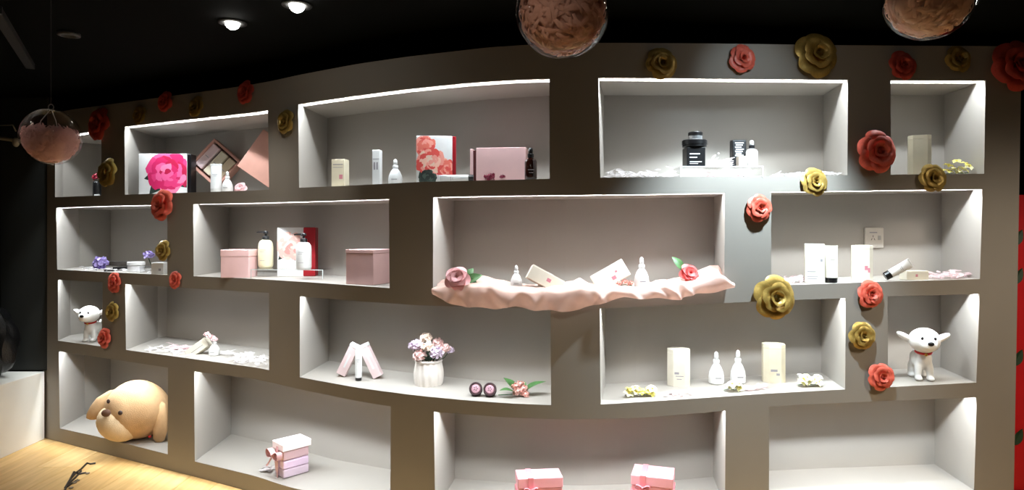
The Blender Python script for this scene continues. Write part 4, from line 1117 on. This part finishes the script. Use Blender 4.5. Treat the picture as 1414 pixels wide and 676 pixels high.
MB().bbox(24 * k, 27 * k, -.06, -.045, 6 * k, 9 * k, .003).build('label', M_COLLAR, t)

PINKR = mat('dusty_ribbon', (206, 160, 162), .35, var=.08); SATIN = mat('pink_satin', (236, 168, 178), .32, var=.05)
def bow(parent, c, s, m, M=Matrix()):
    for sx in (-1, 1):
        def lf(i, j):
            a = 2 * PI * i; x = sx * s * (.5 - .5 * math.cos(a)) ; z = s * .42 * math.sin(a) * (.35 + .65 * (.5 - .5 * math.cos(a)))
            return (c[0] + x, c[1] + (j - .5) * s * .42, c[2] + z + .12 * s * abs(x) / s)
        MB().grid(lf, 18, 3, M).build('bow_loop', m, parent, True)
        def tf(i, j): return (c[0] + sx * s * (.12 + .75 * j) + (i - .5) * s * .30 * (.6 + .4 * j), c[1] - .2 * s * j, c[2] - s * (.10 + .85 * j) + .05 * s * math.sin(j * 6))
        MB().grid(tf, 3, 6, M).build('ribbon_tail', m, parent, True)
    MB().ball(c, (s * .16, s * .2, s * .16), 10, 7, M).build('bow_knot', m, parent, True)
# d2 clear gift box
n = NICHE['d2']; p = n.on(403, y=653); k = K(p); w_, d_, h_ = 30 * k, 40 * k, 47 * k
t = thing('gift_box', 'clear gift box with white lid, lilac filling and dusty pink bow', 'gift box', p, (0, 0, -.78))
MB().bbox(-w_/2, w_/2, -d_/2, d_/2, 0, h_ * .80, .002).build('clear_case', M_CLEAR, t)
MB().bbox(-w_/2 - .003, w_/2 + .003, -d_/2 - .003, d_/2 + .003, h_ * .80, h_, .003).build('lid', mat('blush_white_card', (244, 234, 234), .5), t)
for i, (z0, z1, m) in enumerate(((.02, .26, mat('lilac_soap', (222, 200, 216), .5)), (.27, .50, mat('orchid_soap', (234, 206, 232), .5)), (.52, .78, mat('mauve_soap', (214, 178, 184), .5)))):
    MB().bbox(-w_/2 + .006, w_/2 - .006, -d_/2 + .006, d_/2 - .006, h_ * z0, h_ * z1, .006).build('filling', m, t)
MB().bbox(-.010, .010, -d_/2 - .005, -d_/2 - .0035, 0, h_ * .9, .0004, seg=1).build('ribbon_band', PINKR, t)
bow(t, (0, -d_/2 - .022, h_ * .66), .066, PINKR)
feathers('curled grey ribbon ends lying left of the clear gift box', niche_scatter('d2', 362, 378, .14, .3, .004), 7, .06, mat('curling_ribbon', (170, 160, 158), .4), 71, .3, 'ribbon ends')
# d3 two pink boxes
n = NICHE['d3']
def satin_box(label, px, ytop, wpx, hm, rot, dd):
    p_ = n.on(px, .30); k_ = K(p_); zt = ZC + (HOR - ytop) / F * p_.y; h2 = zt - p_.z; w2 = wpx * k_
    t_ = thing('gift_box', label, 'gift box', p_, (0, 0, rot), 'pink satin gift boxes')
    MB().bbox(-w2/2, w2/2, -dd/2, dd/2, 0, h2 * .70, .003).build('body', SATIN, t_)
    MB().bbox(-w2/2 - .003, w2/2 + .003, -dd/2 - .003, dd/2 + .003, h2 * .70, h2, .003).build('lid', SATIN, t_)
    RB_ = mat('coral_ribbon', (226, 138, 146), .3)
    MB().bbox(-w2 * .22 - .012, -w2 * .22 + .012, -dd/2 - .005, dd/2 + .005, 0, h2 + .002, .001, seg=1).build('ribbon_band', RB_, t_)
    MB().bbox(-w2/2 - .005, w2/2 + .005, -dd/2 - .0055, dd/2 + .0055, h2 * .42, h2 * .56, .001, seg=1).build('ribbon_band', RB_, t_)
    bow(t_, (-w2 * .22, -dd/2 - .012, h2 * .66), .03, RB_)
satin_box('left pale pink satin gift box with ribbon in the bottom middle niche', 744, 653, 60, .2, .10, .10)
satin_box('right deeper pink satin gift box with ribbon in the bottom middle niche', 902, 650, 54, .2, -.30, .13)

# ------------------------------------------------------------------ hanging balls
def ball(label, x, y, Z, rpx, fill, seed, m, sx=1., tint=None):
    c = W(x, y, Z); r = rpx * Z / F
    t = thing('hanging_ball', label, 'hanging ball', c, group='clear balls of feathers hung from the ceiling'); t.scale = (sx, 1, 1)
    MB().ball((0, 0, 0), r, 40, 24).build('shell', M_BALL, t, True)
    MB().tube([(r * 1.002 * math.cos(a), 0, r * 1.002 * math.sin(a)) for a in np.linspace(0, 2 * PI, 49)], r * .010, 5).build('seam', M_BALL, t, True)
    MB().tube([(.10 * r * math.cos(a), 0, r * 1.07 + .10 * r * math.sin(a)) for a in np.linspace(0, 2 * PI, 17)], r * .02, 6).build('loop', mat('clear_loop', (150, 148, 146), .3), t, True)
    MB().tube([(0, 0, r * 1.15), (0, 0, CEIL - c.z)], .0012, 5).build('cord', mat('dark_cord', (60, 58, 56), .6), t)
    rg = random.Random(seed); fm = MB()
    for i in range(800):
        for _ in range(50):
            q = Vector((rg.uniform(-1, 1), rg.uniform(-1, 1), rg.uniform(-1, fill)))
            if q.length < .95 and q.length > .35: break
        if i < 600: q = q.normalized() * rg.uniform(.86, .955) if q.z < fill - .1 else q
        L = r * rg.uniform(.30, .62); wd = L * .10; nrm_ = q.normalized()
        if nrm_.length < .5: nrm_ = Vector((0, 0, 1))
        M = Matrix.Translation(q * r) @ nrm_.to_track_quat('Z', 'Y').to_matrix().to_4x4() @ Matrix.Rotation(rg.uniform(0, 6.3), 4, 'Z')
        fm.grid(lambda i_, j_: ((i_ * 2 - 1) * wd * math.sin(PI * (.08 + .85 * j_)), L * (j_ - .5), -.42 * L * (j_ - .5) ** 2 * 2 - .2 * wd * (i_ * 2 - 1) ** 2), 2, 5, M)
    f_ = fm.build('feather_filling', m, t, True); f_['kind'] = 'stuff'
    def core(i, j):
        th = PI * (.5 - math.asin(max(-1, min(1, fill - .12))) / PI) ; th = math.acos(max(-1, min(1, fill - .12))); a = 2 * PI * i; tt = th + (PI - th) * min(j, .999)
        return (.84 * r * math.sin(tt) * math.cos(a), .84 * r * math.sin(tt) * math.sin(a), .84 * r * math.cos(tt))
    cr = MB().grid(core, 20, 10).build('down_filling', m, t, True); cr['kind'] = 'stuff'
    return t, r
PF = sheer_mat('dusty_pink_down', (242, 206, 206), .85); PF2 = sheer_mat('brown_pink_down', (208, 166, 150), .85)
t, r = ball('clear ball half full of pink feathers hanging at far left', 70.5, 189, 2.0, 38.5, .22, 81, PF, .93)
MB().tube([(-.35 * r, -.1 * r, .1 * r), (-.28 * r, -.15 * r, .55 * r), (-.02 * r, 0, .98 * r)], .0014, 5).build('inner_thread', M_WHITE, t)
MB().tube([(.35 * r, -.1 * r, .2 * r), (.3 * r, -.15 * r, .55 * r), (.02 * r, 0, .98 * r)], .0014, 5).build('inner_thread', M_WHITE, t)
ball('clear ball full of dusky pink feathers at the top middle', 777, 16, 1.6, 64, .35, 82, PF2)
ball('clear ball full of pale blush feathers at the top right', 1283, -4, 1.6, 58, .45, 83, sheer_mat('blush_down', (236, 208, 192), .85))

# ------------------------------------------------------------------ left end clutter, floor twig, red banner
mb = MB(); BAG = mat('black_bag_film', (9, 9, 10), .35, var=.3, scale=20, bump=.6)
for i, (x, y, hgt, lb) in enumerate(((XW - .24, 3.98, .48, 'black crumpled bag on the low white wall beside the display wall'), (XW - .30, 3.55, .40, 'black crumpled bag on the low white wall at the left picture edge'))):
    t = thing('black_bag', lb, 'bag', (x, y, .438), (0, 0, i * .8))
    def bf(u_, v_, i=i):
        th = PI * min(.998, max(.002, v_)); a = 2 * PI * u_; rr = 1 + .10 * math.sin(a * 5 + v_ * 9 + i) + .07 * math.sin(a * 11 - v_ * 14)
        return (.19 * rr * math.sin(th) * math.cos(a), .19 * rr * math.sin(th) * math.sin(a), max(0, hgt * (.46 + .5 * math.cos(th) * rr)))
    MB().grid(bf, 40, 20).build('sack', BAG, t, True)
    MB().lathe([(.02, hgt * .93), (.016, hgt * .98), (.05, hgt * 1.10), (.06, hgt * 1.14)], 12).build('knot', BAG, t, True)
# pale bracket arm on the dark wall behind the left ball
p = W(22, 192, 4.15); t = thing('bracket_arm', 'pale metal bracket arm on the dark wall behind the left ball', 'bracket', p)
MB().tube([(-.25, .05, .03), (-.05, 0, .0), (.06, 0, -.02)], .012, 8).build('arm', mat('pale_metal', (150, 138, 112), .5), t, True)
MB().tube([(-.25, .05, .09), (-.02, 0, .09), (.0, 0, .05)], .004, 6).build('stay', mat('pale_metal', (150, 138, 112), .5), t, True)
MB().ball((.0, 0, -.02), (.02, .02, .03), 10, 7).build('knuckle', mat('pale_metal', (150, 138, 112), .5), t, True)

# thin black twig drawing lying on the floor
def fpt(x, y): Y = ZC * F / (y - HOR); return Vector(((x - CX) / F * Y, Y, .004))
TW = mat('black_wire', (34, 26, 22), .5)
t = thing('wire_twig', 'black wire twig with small grey buds lying on the wooden floor', 'twig', fpt(106, 660))
def loc_(x, y): return fpt(x, y) - fpt(106, 660)
for nm, pts in (('stem', [(86, 685), (92, 672), (98, 661), (105, 653), (112, 648), (120, 640), (125, 641), (132, 640)]), ('branch', [(90, 674), (97, 662), (102, 652), (110, 655), (119, 653)]), ('branch', [(94, 669), (104, 660), (112, 651)]), ('branch', [(92, 673), (99, 668), (107, 663)])):
    MB().tube([loc_(*q) for q in pts], .0055, 6).build(nm, TW, t)
for x, y in ((121, 654), (103, 667), (107, 664), (98, 674)):
    q = loc_(x, y); MB().lathe([(.004, -.001), (.011, -.001), (.011, .003), (.006, .004)], 12, Matrix.Translation(q)).build('bud', mat('grey_bud', (128, 112, 92), .5), t, True)

# red banner beyond the right end
RB3 = mat('red_banner', (196, 20, 26), .5, var=.03)
yb = 3.05; x0 = (1403 - CX) / F * yb
t = thing('red_banner', 'tall red banner with dark leaf marks at the far right edge', 'banner', (x0 + .32, yb, 0))
MB().bbox(-.345, .33, 0, .012, .14, 1.52, .002).build('sheet', RB3, t)
MB().bbox(-.36, .36, -.05, .08, 0, .13, .01).build('foot', M_BLK, t)
for z in (.35, .72, 1.10, 1.28):
    leaf_mb(.09, .022, .0, None, Matrix.Translation((-.335, -.003, z)) @ Euler((PI / 2, .5, 0)).to_matrix().to_4x4()).build('leaf_print', M_DGREEN, t)

# unlit lamp and dim track on the black ceiling, top left
p = W(95, 47, F * .855 / 269); t = thing('ceiling_lamp', 'small unlit ceiling lamp at the top left', 'ceiling lamp', (p.x, p.y, CEIL))
MB().lathe([(.045, 0), (.045, -.012), (.03, -.016), (.028, -.004)], 20).build('ring', mat('dim_metal', (40, 40, 38), .5), t, True)
MB().lathe([(.028, -.004), (.0001, -.005)], 16).build('lens', mat('unlit_lens', (120, 120, 116), .2), t)
a, b = W(-6, 12, F * .85 / 304), W(42, 90, F * .85 / 226); d_ = b - a
t = thing('track_rail', 'dark ceiling track rail running away at the top left', 'track rail', ((a.x + b.x) / 2, (a.y + b.y) / 2, CEIL), (0, 0, math.atan2(d_.y, d_.x)))
L = math.hypot(d_.x, d_.y)
MB().bbox(-L/2, L/2, -.02, .02, -.03, 0, .003).build('rail', mat('dim_rail', (11, 12, 10), .8), t)
MB().bbox(-L/2 - .02, -L/2, -.022, .022, -.032, 0, .003).build('end_cap', M_CAN, t)
